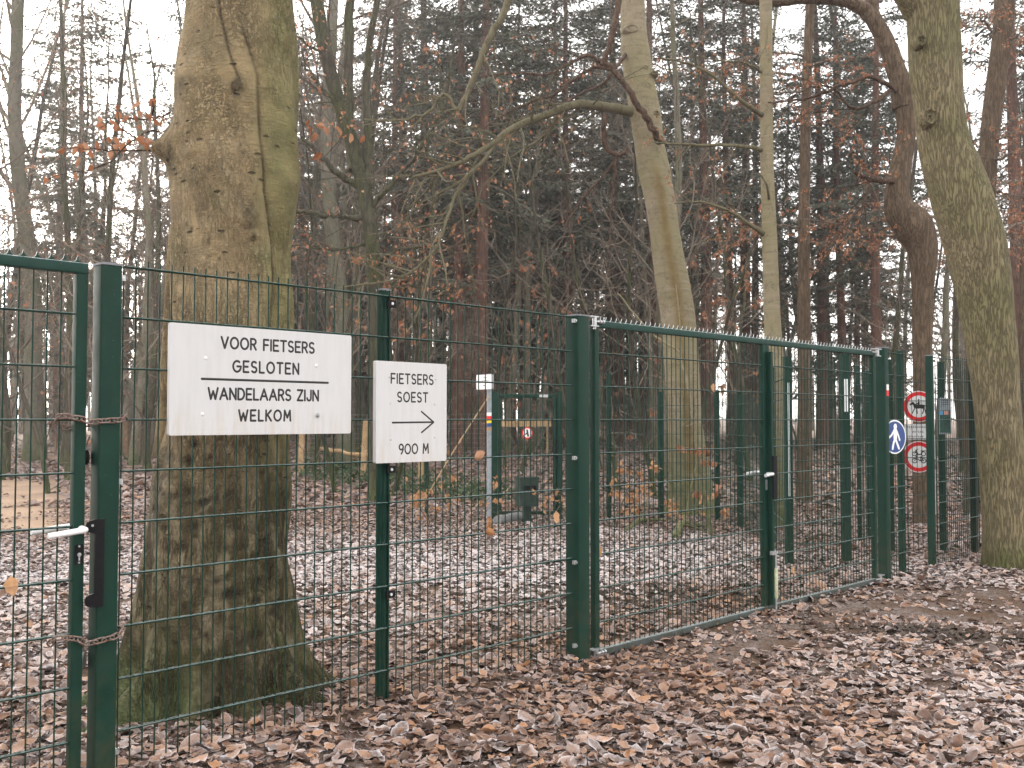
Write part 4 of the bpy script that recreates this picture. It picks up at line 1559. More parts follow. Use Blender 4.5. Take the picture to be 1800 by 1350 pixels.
# --- grey pole with sign and colour bands, bamboo cane leaning to it
q = W(860.5, 738, 12.6)
pole = thing('sign_pole', 'grey metal pole with coloured trail bands left of the rear gate', 'pole', (q[0], q[1], 0), 0.3)
g = Geo()
g.tube([(0, 0, -0.3), (0, 0, 1.98)], 0.034, 14)
g.build('shaft', GREYPOLE, pole)
for z, m, nm in ((1.47, WHITEP, 'white_band'), (1.425, REDP, 'red_band'), (1.38, YELLOWP, 'yellow_band'), (1.335, BLUEP, 'blue_band'), (1.285, TAN, 'orange_band')):
    g = Geo()
    g.tube([(0, 0, z - 0.022), (0, 0, z + 0.022)], 0.036, 14)
    g.build(nm, m, pole)
c = W(852, 671.5, 12.5)
ps = thing('direction_sign', 'small white sign atop the grey pole, turned aside', 'sign', c, R(-48))
g = Geo()
g.prism(rrect(0.30, 0.185, 0.012), -0.012, 0.012, axis=1)
g.build('board', WHITEP, ps)
g = Geo()
for zz, n, x0 in ((0.055, 4, -0.02), (0.018, 8, -0.04), (-0.01, 3, -0.10)):
    for i in range(n):
        x = x0 + i * 0.02
        stroke(g, [(x, zz - 0.007), (x + 0.004, zz + 0.008)], 0.002, -0.0125, 0.2)
        stroke(g, [(x, zz), (x + 0.010, zz + random.uniform(-.006, .006))], 0.002, -0.0125, 0.2)
g.build('lettering', INK, ps)
g = Geo()
stroke(g, [(-0.02, -0.045), (0.02, -0.045)], 0.004, -0.0125, 0.2)
g.build('dash', INK, ps)
g = Geo()
a, b = W(857, 700, 12.5), W(731, 893, 13.2)
a2 = a + (a - b) * 0.02
g.tube(smoothpoly([a2, (a + b) / 2 + np.array([0, 0, -0.015]), b + np.array([0, 0, -0.1])], 8), 0.009, 7)
o = g.build('bamboo_cane', CANE)
tag(o, 'pale bamboo cane leaning against the grey sign pole', 'cane')

# --- information panel on the right
c = W(1661, 733, 9.9)
ip = thing('information_panel', 'narrow green information panel with white head right of the opening', 'sign', c, R(-30))
g = Geo()
g.prism([(-0.055, -0.17), (0.055, -0.17), (0.055, 0.16), (0.03, 0.185), (-0.035, 0.195), (-0.055, 0.185)], 0.0, 0.02, axis=1)
g.build('board', GREYPOLE, ip)
for nm, x, z, w_, h_, m in (('green_field', 0.002, -0.045, 0.098, 0.22, PANEL_GREEN), ('blue_print', -0.030, 0.040, 0.028, 0.038, SKYP), ('pink_print', 0.012, 0.040, 0.044, 0.038, PINKP)):
    g = Geo()
    g.box((x, -0.002 - (0.003 if nm != 'green_field' else 0), z), (w_, 0.004, h_))
    g.build(nm, m, ip)
g = Geo()
for i in range(7):
    stroke(g, [(0.044 - random.uniform(0.02, 0.05), -0.005 - i * 0.017), (0.046, -0.005 - i * 0.017)], 0.0025, -0.0045, 0.2)
g.build('lettering', INK, ip)
g = Geo()
for i in range(3):
    stroke(g, [(-0.03, 0.165 - i * 0.02), (0.03, 0.165 - i * 0.02)], 0.0025, -0.0005, 0.2)
g.build('lettering', INK, ip)

# ------------------------------------------------------------------ the old beech behind the first panel
TREE_Y = 5.05
TX = float(W(408, 738, TREE_Y)[0])
EDGE = [(-60, 326, 515), (0, 325, 517), (60, 321, 520), (110, 317, 524), (165, 307, 526), (215, 301, 527), (250, 299, 528), (290, 299, 529), (330, 302, 526), (400, 305, 518), (470, 307, 513), (560, 306, 512), (640, 303, 510), (700, 298, 508),
        (780, 287, 506), (850, 275, 505), (920, 262, 504), (990, 255, 503), (1050, 251, 504), (1110, 250, 505), (1160, 250, 506), (1210, 250, 506), (1260, 252, 506)]


def old_beech():
    loc = (TX, TREE_Y, float(gz(TX, TREE_Y)))
    root = thing('beech_tree', 'old thick beech with mossy foot standing behind the large white board', 'tree', loc)
    zs, cx, hw = [], [], []
    for y, l, r in EDGE:
        a, b = W(l, y, TREE_Y), W(r, y, TREE_Y)
        zs.append(a[2]); cx.append((a[0] + b[0]) / 2 - TX); hw.append((b[0] - a[0]) / 2 * 0.955)
    zs, cx, hw = np.array(zs)[::-1], np.array(cx)[::-1], np.array(hw)[::-1]
    nz, na = 420, 300
    Z = np.concatenate([np.linspace(-0.25, 3.7, nz), np.linspace(3.75, 9.0, 40)])
    CX = np.interp(Z, zs, cx)
    HW = np.interp(Z, zs, hw)
    HW = np.where(Z > zs[-1], hw[-1] * (1 - 0.055 * (Z - zs[-1])), HW)
    HW = np.convolve(np.pad(HW, 5, 'edge'), np.ones(11) / 11, 'valid')
    CX = np.convolve(np.pad(CX, 5, 'edge'), np.ones(11) / 11, 'valid')
    ph = np.linspace(0, 2 * pi, na, endpoint=False)          # 0 = towards the camera, + = right
    PH, ZZ = np.meshgrid(ph, Z)
    wrap = lambda d: (d + pi) % (2 * pi) - pi
    gau = lambda a, z, sa, sz, amp: amp * np.exp(-(wrap(PH - a) / sa) ** 2 - ((ZZ - z) / sz) ** 2)
    zpx = lambda py: float(W(400, py, TREE_Y - 0.25)[2])
    apx = lambda px, py: math.asin(max(-0.98, min(0.98, (float(W(px, py, TREE_Y)[0]) - TX - np.interp(zpx(py), Z, CX)) / np.interp(zpx(py), Z, HW))))
    D = np.zeros_like(PH)
    # root flares
    zc = np.clip(ZZ, -0.1, 9)
    for a, s, amp, hgt in ((-1.36, 0.17, 0.34, 0.20), (-0.62, 0.12, 0.36, 0.135), (0.02, 0.10, 0.10, 0.10), (0.60, 0.12, 0.20, 0.12), (1.28, 0.18, 0.27, 0.17), (2.1, 0.3, 0.3, 0.2), (2.9, 0.3, 0.25, 0.2), (3.8, 0.3, 0.3, 0.22), (-1.95, 0.18, 0.26, 0.26)):
        lobe = np.exp(-(wrap(PH - a - 0.10 * np.sin(ZZ * 5 + a)) / (s + 0.10 * np.exp(-zc / 0.10))) ** 2)
        D += amp * lobe * np.exp(-zc / hgt)
        D += 0.035 * np.exp(-(wrap(PH - a) / (s * 1.2)) ** 2) * np.exp(-zc / (hgt * 4.5))
    for a, s in ((-0.98, 0.14), (-0.28, 0.15), (0.32, 0.12), (0.93, 0.16)):
        D -= 0.055 * np.exp(-(wrap(PH - a) / s) ** 2) * np.exp(-zc / 0.30)
    cav = np.zeros_like(PH)
    # long groove between the main stem and the right-hand column
    zg = [zpx(q) for q in (30, 130, 240, 330, 420, 520, 640, 760)]
    ag = [apx(px, q) for px, q in ((445, 30), (474, 130), (480, 240), (484, 330), (496, 420), (494, 520), (490, 640), (488, 760))]
    AG = np.interp(ZZ, zg[::-1], ag[::-1])
    band = sstep(zpx(800), zpx(560), ZZ) * sstep(zpx(-20), zpx(110), ZZ)
    gro = np.exp(-(wrap(PH - AG) / 0.050) ** 2) * band
    D += -0.016 * gro + 0.006 * np.exp(-(wrap(PH - AG - 0.25) / 0.18) ** 2) * band
    cav += 0.95 * np.exp(-(wrap(PH - AG) / 0.026) ** 2) * band * (0.5 + 0.5 * np.clip(wob(ZZ * 3, PH, 2, 1) + 0.5, 0, 1))
    # second fissure near the top
    zg2 = [zpx(q) for q in (-40, 30, 90, 140)]
    ag2 = [apx(px, q) for px, q in ((404, -40), (415, 30), (430, 90), (447, 140))]
    AG2 = np.interp(ZZ, zg2[::-1], ag2[::-1])
    b2 = sstep(zpx(165), zpx(130), ZZ)
    D += -0.008 * np.exp(-(wrap(PH - AG2) / 0.03) ** 2) * b2
    cav += 0.9 * np.exp(-(wrap(PH - AG2) / 0.022) ** 2) * b2
    # burr on the left with its stub, and scars
    D += gau(apx(303, 235), zpx(232), 0.42, 0.10, 0.018) + gau(apx(302, 242), zpx(243), 0.14, 0.04, 0.030) + gau(-1.40, zpx(234), 0.34, 0.065, 0.040)
    D += gau(apx(330, 180), zpx(160), 0.5, 0.12, 0.008)
    for px, py, s, amp, ring in ((443, 152, 0.030, 0.016, 1), (455, 260, 0.030, 0.008, 1), (297, 243, 0.028, 0.0, 1), (460, 384, 0.050, 0.042, 0), (463, 410, 0.022, 0.030, 0), (366, 262, 0.03, 0.012, 0), (520, 300, 0.10, 0.02, 0)):
        a, z = apx(px, py), zpx(py)
        r0 = np.hypot(wrap(PH - a) * 0.30, ZZ - z)
        D += amp * np.exp(-(r0 / s) ** 2)
        if ring:
            rr = np.exp(-((r0 - s * 0.75) / (s * 0.22)) ** 2) * (0.4 + 0.6 * np.clip(np.sin(PH * 40 + ZZ * 60), 0, 1))
            D -= 0.006 * rr
            cav += 0.55 * rr
    # flaked wound under the burr row (right of centre) and dark rough patches
    for px, py, sx, sz, amp in ((457, 372, 0.10, 0.07, 0.45), (463, 414, 0.03, 0.016, 1.0), (441, 152, 0.05, 0.03, 0.55), (318, 258, 0.15, 0.075, 0.75), (306, 214, 0.20, 0.05, 0.6), (352, 138, 0.30, 0.040, 0.45), (330, 150, 0.35, 0.06, 0.3), (446, 150, 0.10, 0.045, 0.7), (462, 372, 0.13, 0.085, 0.55), (440, 470, 0.06, 0.10, 0.35), (505, 440, 0.05, 0.12, 0.4), (395, 205, 0.0, 0.0, 0),
                                (400, 298, 0.03, 0.010, 0.9), (420, 341, 0.03, 0.010, 0.9), (352, 388, 0.035, 0.009, 0.95), (362, 398, 0.045, 0.012, 0.95), (380, 389, 0.025, 0.01, 0.9), (393, 419, 0.04, 0.022, 0.9), (320, 390, 0.025, 0.010, 0.9),
                                (413, 452, 0.03, 0.014, 0.8), (337, 408, 0.012, 0.006, 0.8), (470, 480, 0.04, 0.015, 0.8), (394, 380, 0.02, 0.006, 0.8), (404, 361, 0.015, 0.006, 0.8)):
        if sx:
            cav += gau(apx(px, py), zpx(py), sx, sz, amp) * np.clip(0.75 + 0.7 * wob(PH * 9, ZZ * 26, 1.7, px), 0, 1.2)
    # lower stem: chestnut-sized pits and bark flakes
    r = np.random.default_rng(5)
    for _ in range(150):
        a, z = r.uniform(-1.4, 1.4), r.uniform(0.35, 1.55)
        s = r.uniform(0.010, 0.024)
        rr = np.exp(-((wrap(PH - a) * 0.3 / (s * 1.25)) ** 2 + ((ZZ - z) / s) ** 2))
        D -= 0.008 * rr
        cav += 0.55 * rr
    # drip ribs below: long shallow folds
    for a, z0_, amp in ((-0.62, 1.0, 0.012), (-0.15, 0.8, 0.010), (0.2, 1.1, 0.012), (0.75, 0.9, 0.014)):
        D += amp * np.exp(-(wrap(PH - a - 0.05 * np.sin(ZZ * 4)) / 0.10) ** 2) * sstep(z0_ + 0.6, 0.1, ZZ)
    # coarse irregularity
    for k in range(26):
        fa, fz, p = r.integers(1, 14), r.uniform(0.5, 16), r.uniform(0, 2 * pi)
        D += 0.055 / (6 + fa + fz) * np.sin(fa * PH + fz * ZZ + p)
    RAD = HW[:, None] + D
    X = CX[:, None] + RAD * np.sin(PH)
    Yc = -RAD * np.cos(PH) * 0.95
    g = Geo()
    n = len(Z)
    i = np.arange(n - 1)[:, None] * na
    j = np.arange(na)[None, :]
    j2 = (j + 1) % na
    g.add(np.stack([X, Yc, ZZ], -1), np.stack([i + j, i + j2, i + na + j2, i + na + j], -1).reshape(-1, 4), cav=np.clip(cav * 1.3, 0, 1).ravel())
    g.build('trunk', BARK_BIG, root, angle=0)
    # thin strip of an old side stem grown against the left flank
    g = Geo()
    pp = []
    for px, py in ((283, 800), (288, 740), (292, 660), (296, 560), (299, 470), (302, 410), (305, 372)):
        w = W(px, py, TREE_Y + 0.12)
        pp.append((w[0] - TX, 0.14, w[2]))
    P = smoothpoly(pp, 40)
    g.tube(P, np.interp(np.linspace(0, 1, 40), [0, 0.5, 0.85, 1], [0.052, 0.034, 0.022, 0.006]), 12)
    n_ = len(g.V[0])
    g.attr['cav'] = [np.zeros(n_)]
    g.build('side_stem', BARK_BIG, root)
    return root, zpx, apx


beech, zpx, apx = old_beech()


# ------------------------------------------------------------------ generic trees
def rot_about(d, axis, a):
    return d * cos(a) + np.cross(axis, d) * sin(a) + axis * (axis @ d) * (1 - cos(a))


def grow(geo, p, d, L, r, lvl, maxlvl, r_, tips=None, sides=(10, 6, 4, 3, 3), wander=0.16, up=0.06, dens=(1.5, 2.2, 4.0, 6.0), ratio=0.55, angle=(35, 70), t0=0.3, taper=0.3, flat=False, rmin=0.0024):
    n = [16, 9, 6, 4, 3][lvl]
    pts = np.zeros((n, 3))
    pts[0] = p
    dirs = [d]
    st = L / (n - 1)
    for i in range(1, n):
        d = d + r_.normal(0, wander, 3) + np.array([0, 0, up])
        d = d / np.linalg.norm(d)
        pts[i] = pts[i - 1] + d * st
        dirs.append(d)
    rad = np.linspace(r, r * taper, n)
    geo.tube(pts, rad, sides[lvl], cap=False)
    if lvl >= maxlvl:
        if tips is not None:
            tips.append(pts)
        return
    m = max(1, int(L * dens[lvl] * r_.uniform(0.8, 1.2)))
    side = r_.uniform(0, 2 * pi)
    for k in range(m):
        f = t0 + (0.98 - t0) * (k + r_.random()) / m
        u = f * (n - 1)
        i = min(int(u), n - 2)
        q = pts[i] + (pts[i + 1] - pts[i]) * (u - i)
        dd = dirs[i]
        ax = nrm(np.cross(dd, [0, 0, 1] if abs(dd[2]) < 0.95 else [1, 0, 0]))
        side += 2.4 + r_.normal(0, 0.4)
        if flat:
            ax2 = np.array([0, 0, 1.0]) * (1 if k % 2 else -1) + r_.normal(0, 0.25, 3)
            ax2 = nrm(ax2)
        else:
            ax2 = rot_about(ax, dd, side)
        cd = nrm(rot_about(dd, ax2, R(r_.uniform(*angle))))
        cl = L * ratio * r_.uniform(0.55, 1.1) * (1.1 - 0.55 * f)
        grow(geo, q, cd, max(cl, 0.18), max(rmin, min(rad[i] * 0.6, 0.03 + rad[i] * 0.35)), lvl + 1, maxlvl, r_, tips, sides, wander * 1.12, up * 0.6, dens, ratio, angle, 0.15, 0.3, flat, rmin)


LEAFV = np.array([(0, 0, 0), (0.45, 0.30, 0.06), (1, 0, -0.10), (0.45, -0.30, 0.06), (0.5, 0, -0.03)])
LEAFT = np.array([(0, 4, 1), (1, 4, 2), (2, 4, 3), (3, 4, 0)])


def hang_leaves(geo, pos, size, r_, hang=0.7):
    """withered leaves hanging at the given points"""
    pos = np.asarray(pos)
    n = len(pos)
    if not n:
        return
    d = r_.normal(0, 1, (n, 3))
    d[:, 2] -= hang * 2
    d = nrm(d)
    a = nrm(np.cross(d, r_.normal(0, 1, (n, 3))))
    c = np.cross(d, a)
    s = np.asarray(size) * np.ones(n)
    curl = r_.uniform(0.2, 2.2, n)
    V = pos[:, None, :] + s[:, None, None] * (d[:, None, :] * LEAFV[None, :, 0:1] + a[:, None, :] * LEAFV[None, :, 1:2] + (c * curl[:, None])[:, None, :] * LEAFV[None, :, 2:3])
    T = (LEAFT[None] + 5 * np.arange(n)[:, None, None]).reshape(-1, 3)
    geo.add(V.reshape(-1, 3), None, T, tint=np.repeat(r_.random(n), 5))


def pts_on(tips, n, r_, lo=0.1):
    out = []
    for _ in range(n):
        t = tips[r_.integers(len(tips))]
        u = r_.uniform(lo, 1) * (len(t) - 1)
        i = min(int(u), len(t) - 2)
        out.append(t[i] + (t[i + 1] - t[i]) * (u - i) + r_.normal(0, 0.012, 3))
    return np.array(out).reshape(-1, 3)


def proto_bare(seed, H, r, bark, leaves=0, fork=0.35, lean=0.04, dens=(1.1, 1.8, 3.0, 5), cat='tree', label='', group=None, name='bare_tree', maxlvl=3, wander=0.05, twig=TWIG, ratio=0.42, up=0.10):
    r_ = np.random.default_rng(seed)
    root = thing(name, label, cat, (0, 0, -50), 0, group)
    gt, gb = Geo(), Geo()
    n = 18
    P = np.zeros((n, 3))
    d = nrm(np.array([r_.normal(0, lean), r_.normal(0, lean), 1.0]))
    P[0] = (0, 0, -0.3)
    for i in range(1, n):
        d = nrm(d + r_.normal(0, wander, 3) * [1, 1, 0.2] + np.array([0, 0, 0.03]))
        P[i] = P[i - 1] + d * (H + 0.3) / (n - 1)
    rad = r * np.linspace(1, 0.16, n) ** 0.9
    rad[0] *= 1.35
    P2 = smoothpoly(P, 40)
    rad2 = np.interp(np.linspace(0, 1, 40), np.linspace(0, 1, n), rad) * (1 + r_.normal(0, 0.025, 40))
    gt.tube(P2, rad2, 12, cap=False)
    gt.build('trunk', bark, root)
    tips = []
    m = int(H * dens[0] * 1.6)
    az = r_.uniform(0, 6)
    for k in range(m):
        f = fork + (0.97 - fork) * (k + r_.random()) / m
        i = int(f * 39)
        az += 2.4 + r_.normal(0, 0.5)
        el = R(r_.uniform(5, 60))
        cd = np.array([cos(az) * cos(el), sin(az) * cos(el), sin(el)])
        L = H * r_.uniform(0.16, 0.34) * (1.15 - 0.7 * f)
        grow(gb, P2[i], cd, L, rad2[i] * r_.uniform(0.13, 0.30), 1, maxlvl, r_, tips, dens=dens, ratio=ratio, up=up, wander=0.10, rmin=0.0055)
    gb.build('crown', twig, root)
    if leaves and tips:
        gl = Geo()
        hang_leaves(gl, pts_on(tips, leaves, r_), r_.uniform(0.05, 0.085, leaves), r_)
        gl.build('leaves', ORANGE, root, kind='stuff')
    return root


def proto_fir(seed, H, r, live0, label, group, bark=BARK_FIR, name='fir_tree', nb=120, needles=7):
    r_ = np.random.default_rng(seed)
    root = thing(name, label, 'tree', (0, 0, -50), 0, group)
    gt, gb = Geo(), Geo()
    n = 30
    z = np.linspace(-0.3, H, n)
    P = np.stack([0.25 * np.sin(z * 0.17 + seed) * z / H + r_.normal(0, .01, n), 0.25 * np.cos(z * 0.13 + seed) * z / H, z], -1)
    rad = r * (1 - 0.85 * np.clip(z / H, 0, 1)) * (1 + 0.35 * np.exp(-np.clip(z, 0, None) / 0.4))
    gt.tube(P, rad, 14, cap=False)
    gt.build('trunk', bark, root)
    base, dirs, lens = [], [], []
    for k in range(nb):
        f = (k + r_.random()) / nb
        zz = 2.0 + (H - 2.2) * f
        az = r_.uniform(0, 2 * pi)
        live = zz > live0 + r_.normal(0, 1.0)
        L = (r_.uniform(0.8, 2.0) if not live else r_.uniform(0.65, 1.05) * (0.6 + 3.6 * min(1.0, (H - zz) / (H * 0.5))))
        el = R(r_.uniform(-25, 12) + 25 * f)
        d = np.array([cos(az) * cos(el), sin(az) * cos(el), sin(el)])
        m = 8
        q = np.zeros((m, 3))
        q[0] = [np.interp(zz, z, P[:, 0]), np.interp(zz, z, P[:, 1]), zz]
        dd = d
        for i in range(1, m):
            dd = nrm(dd + r_.normal(0, 0.09, 3) + np.array([0, 0, -0.05 if i < 5 else 0.06]))
            q[i] = q[i - 1] + dd * L / (m - 1)
        gb.tube(q, np.linspace(0.024 if live else 0.014, 0.004, m), 4, cap=False)
        if not live:
            for _ in range(int(L * 5)):
                u = r_.uniform(0.2, 1) * (m - 1)
                i = min(int(u), m - 2)
                s = q[i] + (q[i + 1] - q[i]) * (u - i)
                t = nrm(nrm(q[i + 1] - q[i]) + r_.normal(0, 0.7, 3)) * r_.uniform(0.2, 0.7)
                gb.tube(np.array([s, s + t * 0.5 + r_.normal(0, .02, 3), s + t]), [0.005, 0.004, 0.002], 3, cap=False)
        else:
            ns = int(L * 7)
            u = np.linspace(0.12, 1, ns) * (m - 1)
            for a, uu in enumerate(u):
                i = min(int(uu), m - 2)
                s = q[i] + (q[i + 1] - q[i]) * (uu - i)
                fw = nrm(q[i + 1] - q[i])
                lat = nrm(np.cross(fw, [0, 0, 1])) * (1 if a % 2 else -1)
                base.append(s)
                dirs.append(nrm(fw * 0.55 + lat * 0.8 + np.array([0, 0, r_.normal(-0.22, 0.15)])))
                lens.append(r_.uniform(0.35, 0.8) * (1.15 - 0.6 * uu / (m - 1)))
    gb.build('branches', TWIG, root, kind='stuff')
    B, D_, L_ = np.array(base), np.array(dirs), np.array(lens)
    M = len(B)
    gn = Geo()
    # every spray: a fan of narrow blades along the shoot
    for k in range(needles):
        f = k / (needles - 1)
        sgn = 1 if k % 2 else -1
        lat = nrm(np.cross(D_, np.array([0, 0, 1.0]) + r_.normal(0, 0.25, (M, 3))))
        p0 = B + D_ * (L_ * f * 0.8)[:, None] + r_.normal(0, 0.02, (M, 3))
        dr = nrm(D_ * 0.8 + lat * sgn * r_.uniform(0.3, 0.9, (M, 1)) + r_.normal(0, 0.18, (M, 3)) - np.array([0, 0, 0.12]))
        ln = (L_ * (0.62 - 0.25 * f) * r_.uniform(0.7, 1.2, M))[:, None]
        wv = nrm(np.cross(dr, r_.normal(0, 1, (M, 3)) + np.array([0, 0, 1.2]))) * r_.uniform(0.022, 0.042, (M, 1))
        V = np.stack([p0, p0 + dr * ln * 0.45 + wv, p0 + dr * ln, p0 + dr * ln * 0.45 - wv], 1)
        gn.add(V.reshape(-1, 3), np.arange(M * 4).reshape(M, 4))
    gn.build('crown', NEEDLES, root, smooth=False, kind='stuff')
    return root


def traced(name, label, rows, Y, bark, zbase=None, stain=None, k=18, rings=70, rough=0.02, seed=1, flare=0.25, dY=0.0, up=3.0):
    """trunk following the traced left and right edges (photograph pixels) at distance Y"""
    r_ = np.random.default_rng(seed)
    cs, rs = [], []
    for y, l, r in rows:
        a, b = W(l, y, Y), W(r, y, Y)
        cs.append((a + b) / 2)
        rs.append((b[0] - a[0]) / 2)
    cs, rs = np.array(cs)[::-1], np.array(rs)[::-1]
    base = cs[0].copy()
    base[2] = float(gz(base[0], base[1])) - 0.02 if zbase is None else zbase
    root = thing(name, label, 'tree', base)
    cs[0, 2] = base[2] - 0.1
    # carry the stem on above the picture
    d = nrm(cs[-1] - cs[-2])
    if up:
        cs = np.vstack([cs, cs[-1] + d * up * 0.5, cs[-1] + d * up + np.array([0, 0, up * 0.3])])
        rs = np.concatenate([rs, [rs[-1] * 0.85, rs[-1] * 0.6]])
    P = smoothpoly(cs - base, rings)
    rr = np.interp(np.linspace(0, len(rs) - 1, rings), np.arange(len(rs)), rs)
    kk = np.arange(k) * 2 * pi / k
    t = nrm(np.gradient(P, axis=0))
    ref = np.array([0, 1.0, 0])
    a = nrm(np.cross(ref, t))
    b = np.cross(t, a)
    N = np.zeros((rings, k))
    for q in range(14):
        fa, fz, p = r_.integers(1, 6), r_.uniform(0.4, 7), r_.uniform(0, 6.3)
        N += np.sin(fa * kk[None, :] + fz * P[:, 2:3] + p) / (2 + fa + fz)
    fl = flare * np.exp(-np.clip(P[:, 2:3], 0, None) / 0.28) * (0.6 + 0.6 * np.sin(5 * kk + seed)[None, :] ** 2)
    RR = rr[:, None] * (1 + rough * 2.2 * N + fl)
    V = P[:, None, :] + RR[..., None] * (a[:, None, :] * np.cos(kk)[None, :, None] + b[:, None, :] * np.sin(kk)[None, :, None])
    g = Geo()
    i = np.arange(rings - 1)[:, None] * k
    j = np.arange(k)[None, :]
    j2 = (j + 1) % k
    g.add(V.reshape(-1, 3), np.stack([i + j, i + j2, i + k + j2, i + k + j], -1).reshape(-1, 4), stain=0.0 if stain is None else stain(V, P, rr).ravel())
    g.build('trunk', bark, root, angle=0)
    return root, base, P, rr


def limb(geo, base, pts, r0, r1, n=30, k=8, wig=0.0, r_=None):
    """a limb through (px, py, Y) points"""
    P = smoothpoly([W(*q) - base for q in pts], n)
    if wig:
        P[1:-1] += r_.normal(0, wig, (n - 2, 3))
    geo.tube(P, np.linspace(r0, r1, n), k, rmf=True)
    return P


def twigs_along(geo, P, r_, m, L, r, maxlvl=3, tips=None, lvl=2, flat=False, up=-0.01, angle=(30, 65), t0=0.15):
    n = len(P)
    for k in range(m):
        f = t0 + (0.99 - t0) * (k + r_.random()) / m
        i = min(int(f * (n - 1)), n - 2)
        d = nrm(P[i + 1] - P[i])
        if flat:
            ax = nrm(np.array([0, 0, 1.0 if k % 2 else -1.0]) + r_.normal(0, 0.3, 3))
        else:
            ax = nrm(r_.normal(0, 1, 3) - d * 0)
            ax = nrm(ax - d * (ax @ d))
        cd = nrm(rot_about(d, ax, R(r_.uniform(*angle))))
        grow(geo, P[i], cd, L * r_.uniform(0.5, 1.1) * (1.15 - 0.6 * f), r, lvl, maxlvl, r_, tips, up=up, dens=(1, 2, 4.2, 5), ratio=0.55, flat=flat, wander=0.13, rmin=0.004)

# --- near and traced trees -------------------------------------------------
# twig with withered leaves growing from the burr of the old beech (every leaf a part)
r_ = np.random.default_rng(3)
bl = np.array(beech.location)
gtw = Geo()
YB = TREE_Y
tw_paths = [[(278, 232, YB), (262, 231, YB - .05), (238, 243, YB - .1), (215, 262, YB - .1), (185, 290, YB - .12), (150, 302, YB - .1), (120, 303, YB - .1), (80, 318, YB - .05)],
            [(288, 256, YB), (262, 264, YB), (225, 265, YB - .1), (190, 262, YB - .15), (150, 262, YB - .2), (112, 262, YB - .2)],
            [(300, 197, YB), (280, 205, YB), (262, 208, YB - .05), (235, 210, YB - .1), (205, 205, YB - .1), (175, 225, YB - .1)],
            [(238, 243, YB - .1), (215, 225, YB - .15), (205, 195, YB - .2)],
            [(262, 208, YB - .05), (270, 190, YB - .1), (268, 178, YB - .1)]]
for q in tw_paths:
    P = smoothpoly([W(*c) - bl for c in q], 16)
    P[1:-1] += r_.normal(0, 0.004, (14, 3))
    gtw.tube(P, np.linspace(0.0055, 0.0018, 16), 5)
tw_paths.append([(527, 212, YB), (545, 218, YB - .05), (562, 232, YB - .1), (600, 238, YB - .1), (640, 246, YB - .1)])
lf_px = [(540, 214), (546, 226), (552, 236), (562, 222), (575, 226), (588, 224), (616, 240), (596, 226), (637, 247), (558, 272), (268, 178), (240, 183), (207, 190), (208, 200), (222, 205), (218, 212), (175, 207), (178, 218), (200, 213), (203, 222), (238, 205), (246, 198), (260, 205), (282, 210), (276, 211), (181, 240), (193, 243), (205, 246), (206, 223), (213, 228),
         (170, 253), (150, 262), (141, 258), (133, 262), (107, 262), (72, 268), (137, 283), (160, 268), (172, 258), (196, 268), (206, 258), (216, 256), (228, 247), (247, 245), (250, 250), (258, 255), (264, 246), (237, 222), (247, 222), (160, 293), (134, 307), (100, 311), (78, 314)]
lm = []
for sd in range(6):
    V, Q, E = leaf_proto(7, 5, 900 + sd, 0.9, 0.03)
    gg = Geo()
    gg.add(V + np.array([0.5, 0, 0]), Q, tint=0.0)
    lm.append(gg)
from mathutils import Matrix
made = []
tb = gtw.build('twig', DEADWOOD, beech)
for n, (px, py) in enumerate(lf_px):
    p = W(px, py, YB - 0.1 + r_.normal(0, 0.05)) - bl
    d = nrm(np.array([r_.normal(0, 0.6), r_.normal(0, 0.5), -1.0 if r_.random() < .7 else 0.2]))
    a = nrm(np.cross(d, r_.normal(0, 1, 3)))
    c = np.cross(d, a)
    s = r_.uniform(0.038, 0.060)
    if n < 6:
        o = lm[n].build('leaf', ORANGE, beech, angle=0)
        made.append(o)
    else:
        o = link_copy(made[n % 6], beech)
    o.matrix_local = Matrix([[d[0] * s, a[0] * s, c[0] * s, p[0] - d[0] * s * .5], [d[1] * s, a[1] * s, c[1] * s, p[1] - d[1] * s * .5], [d[2] * s, a[2] * s, c[2] * s, p[2] - d[2] * s * .3], [0, 0, 0, 1]])

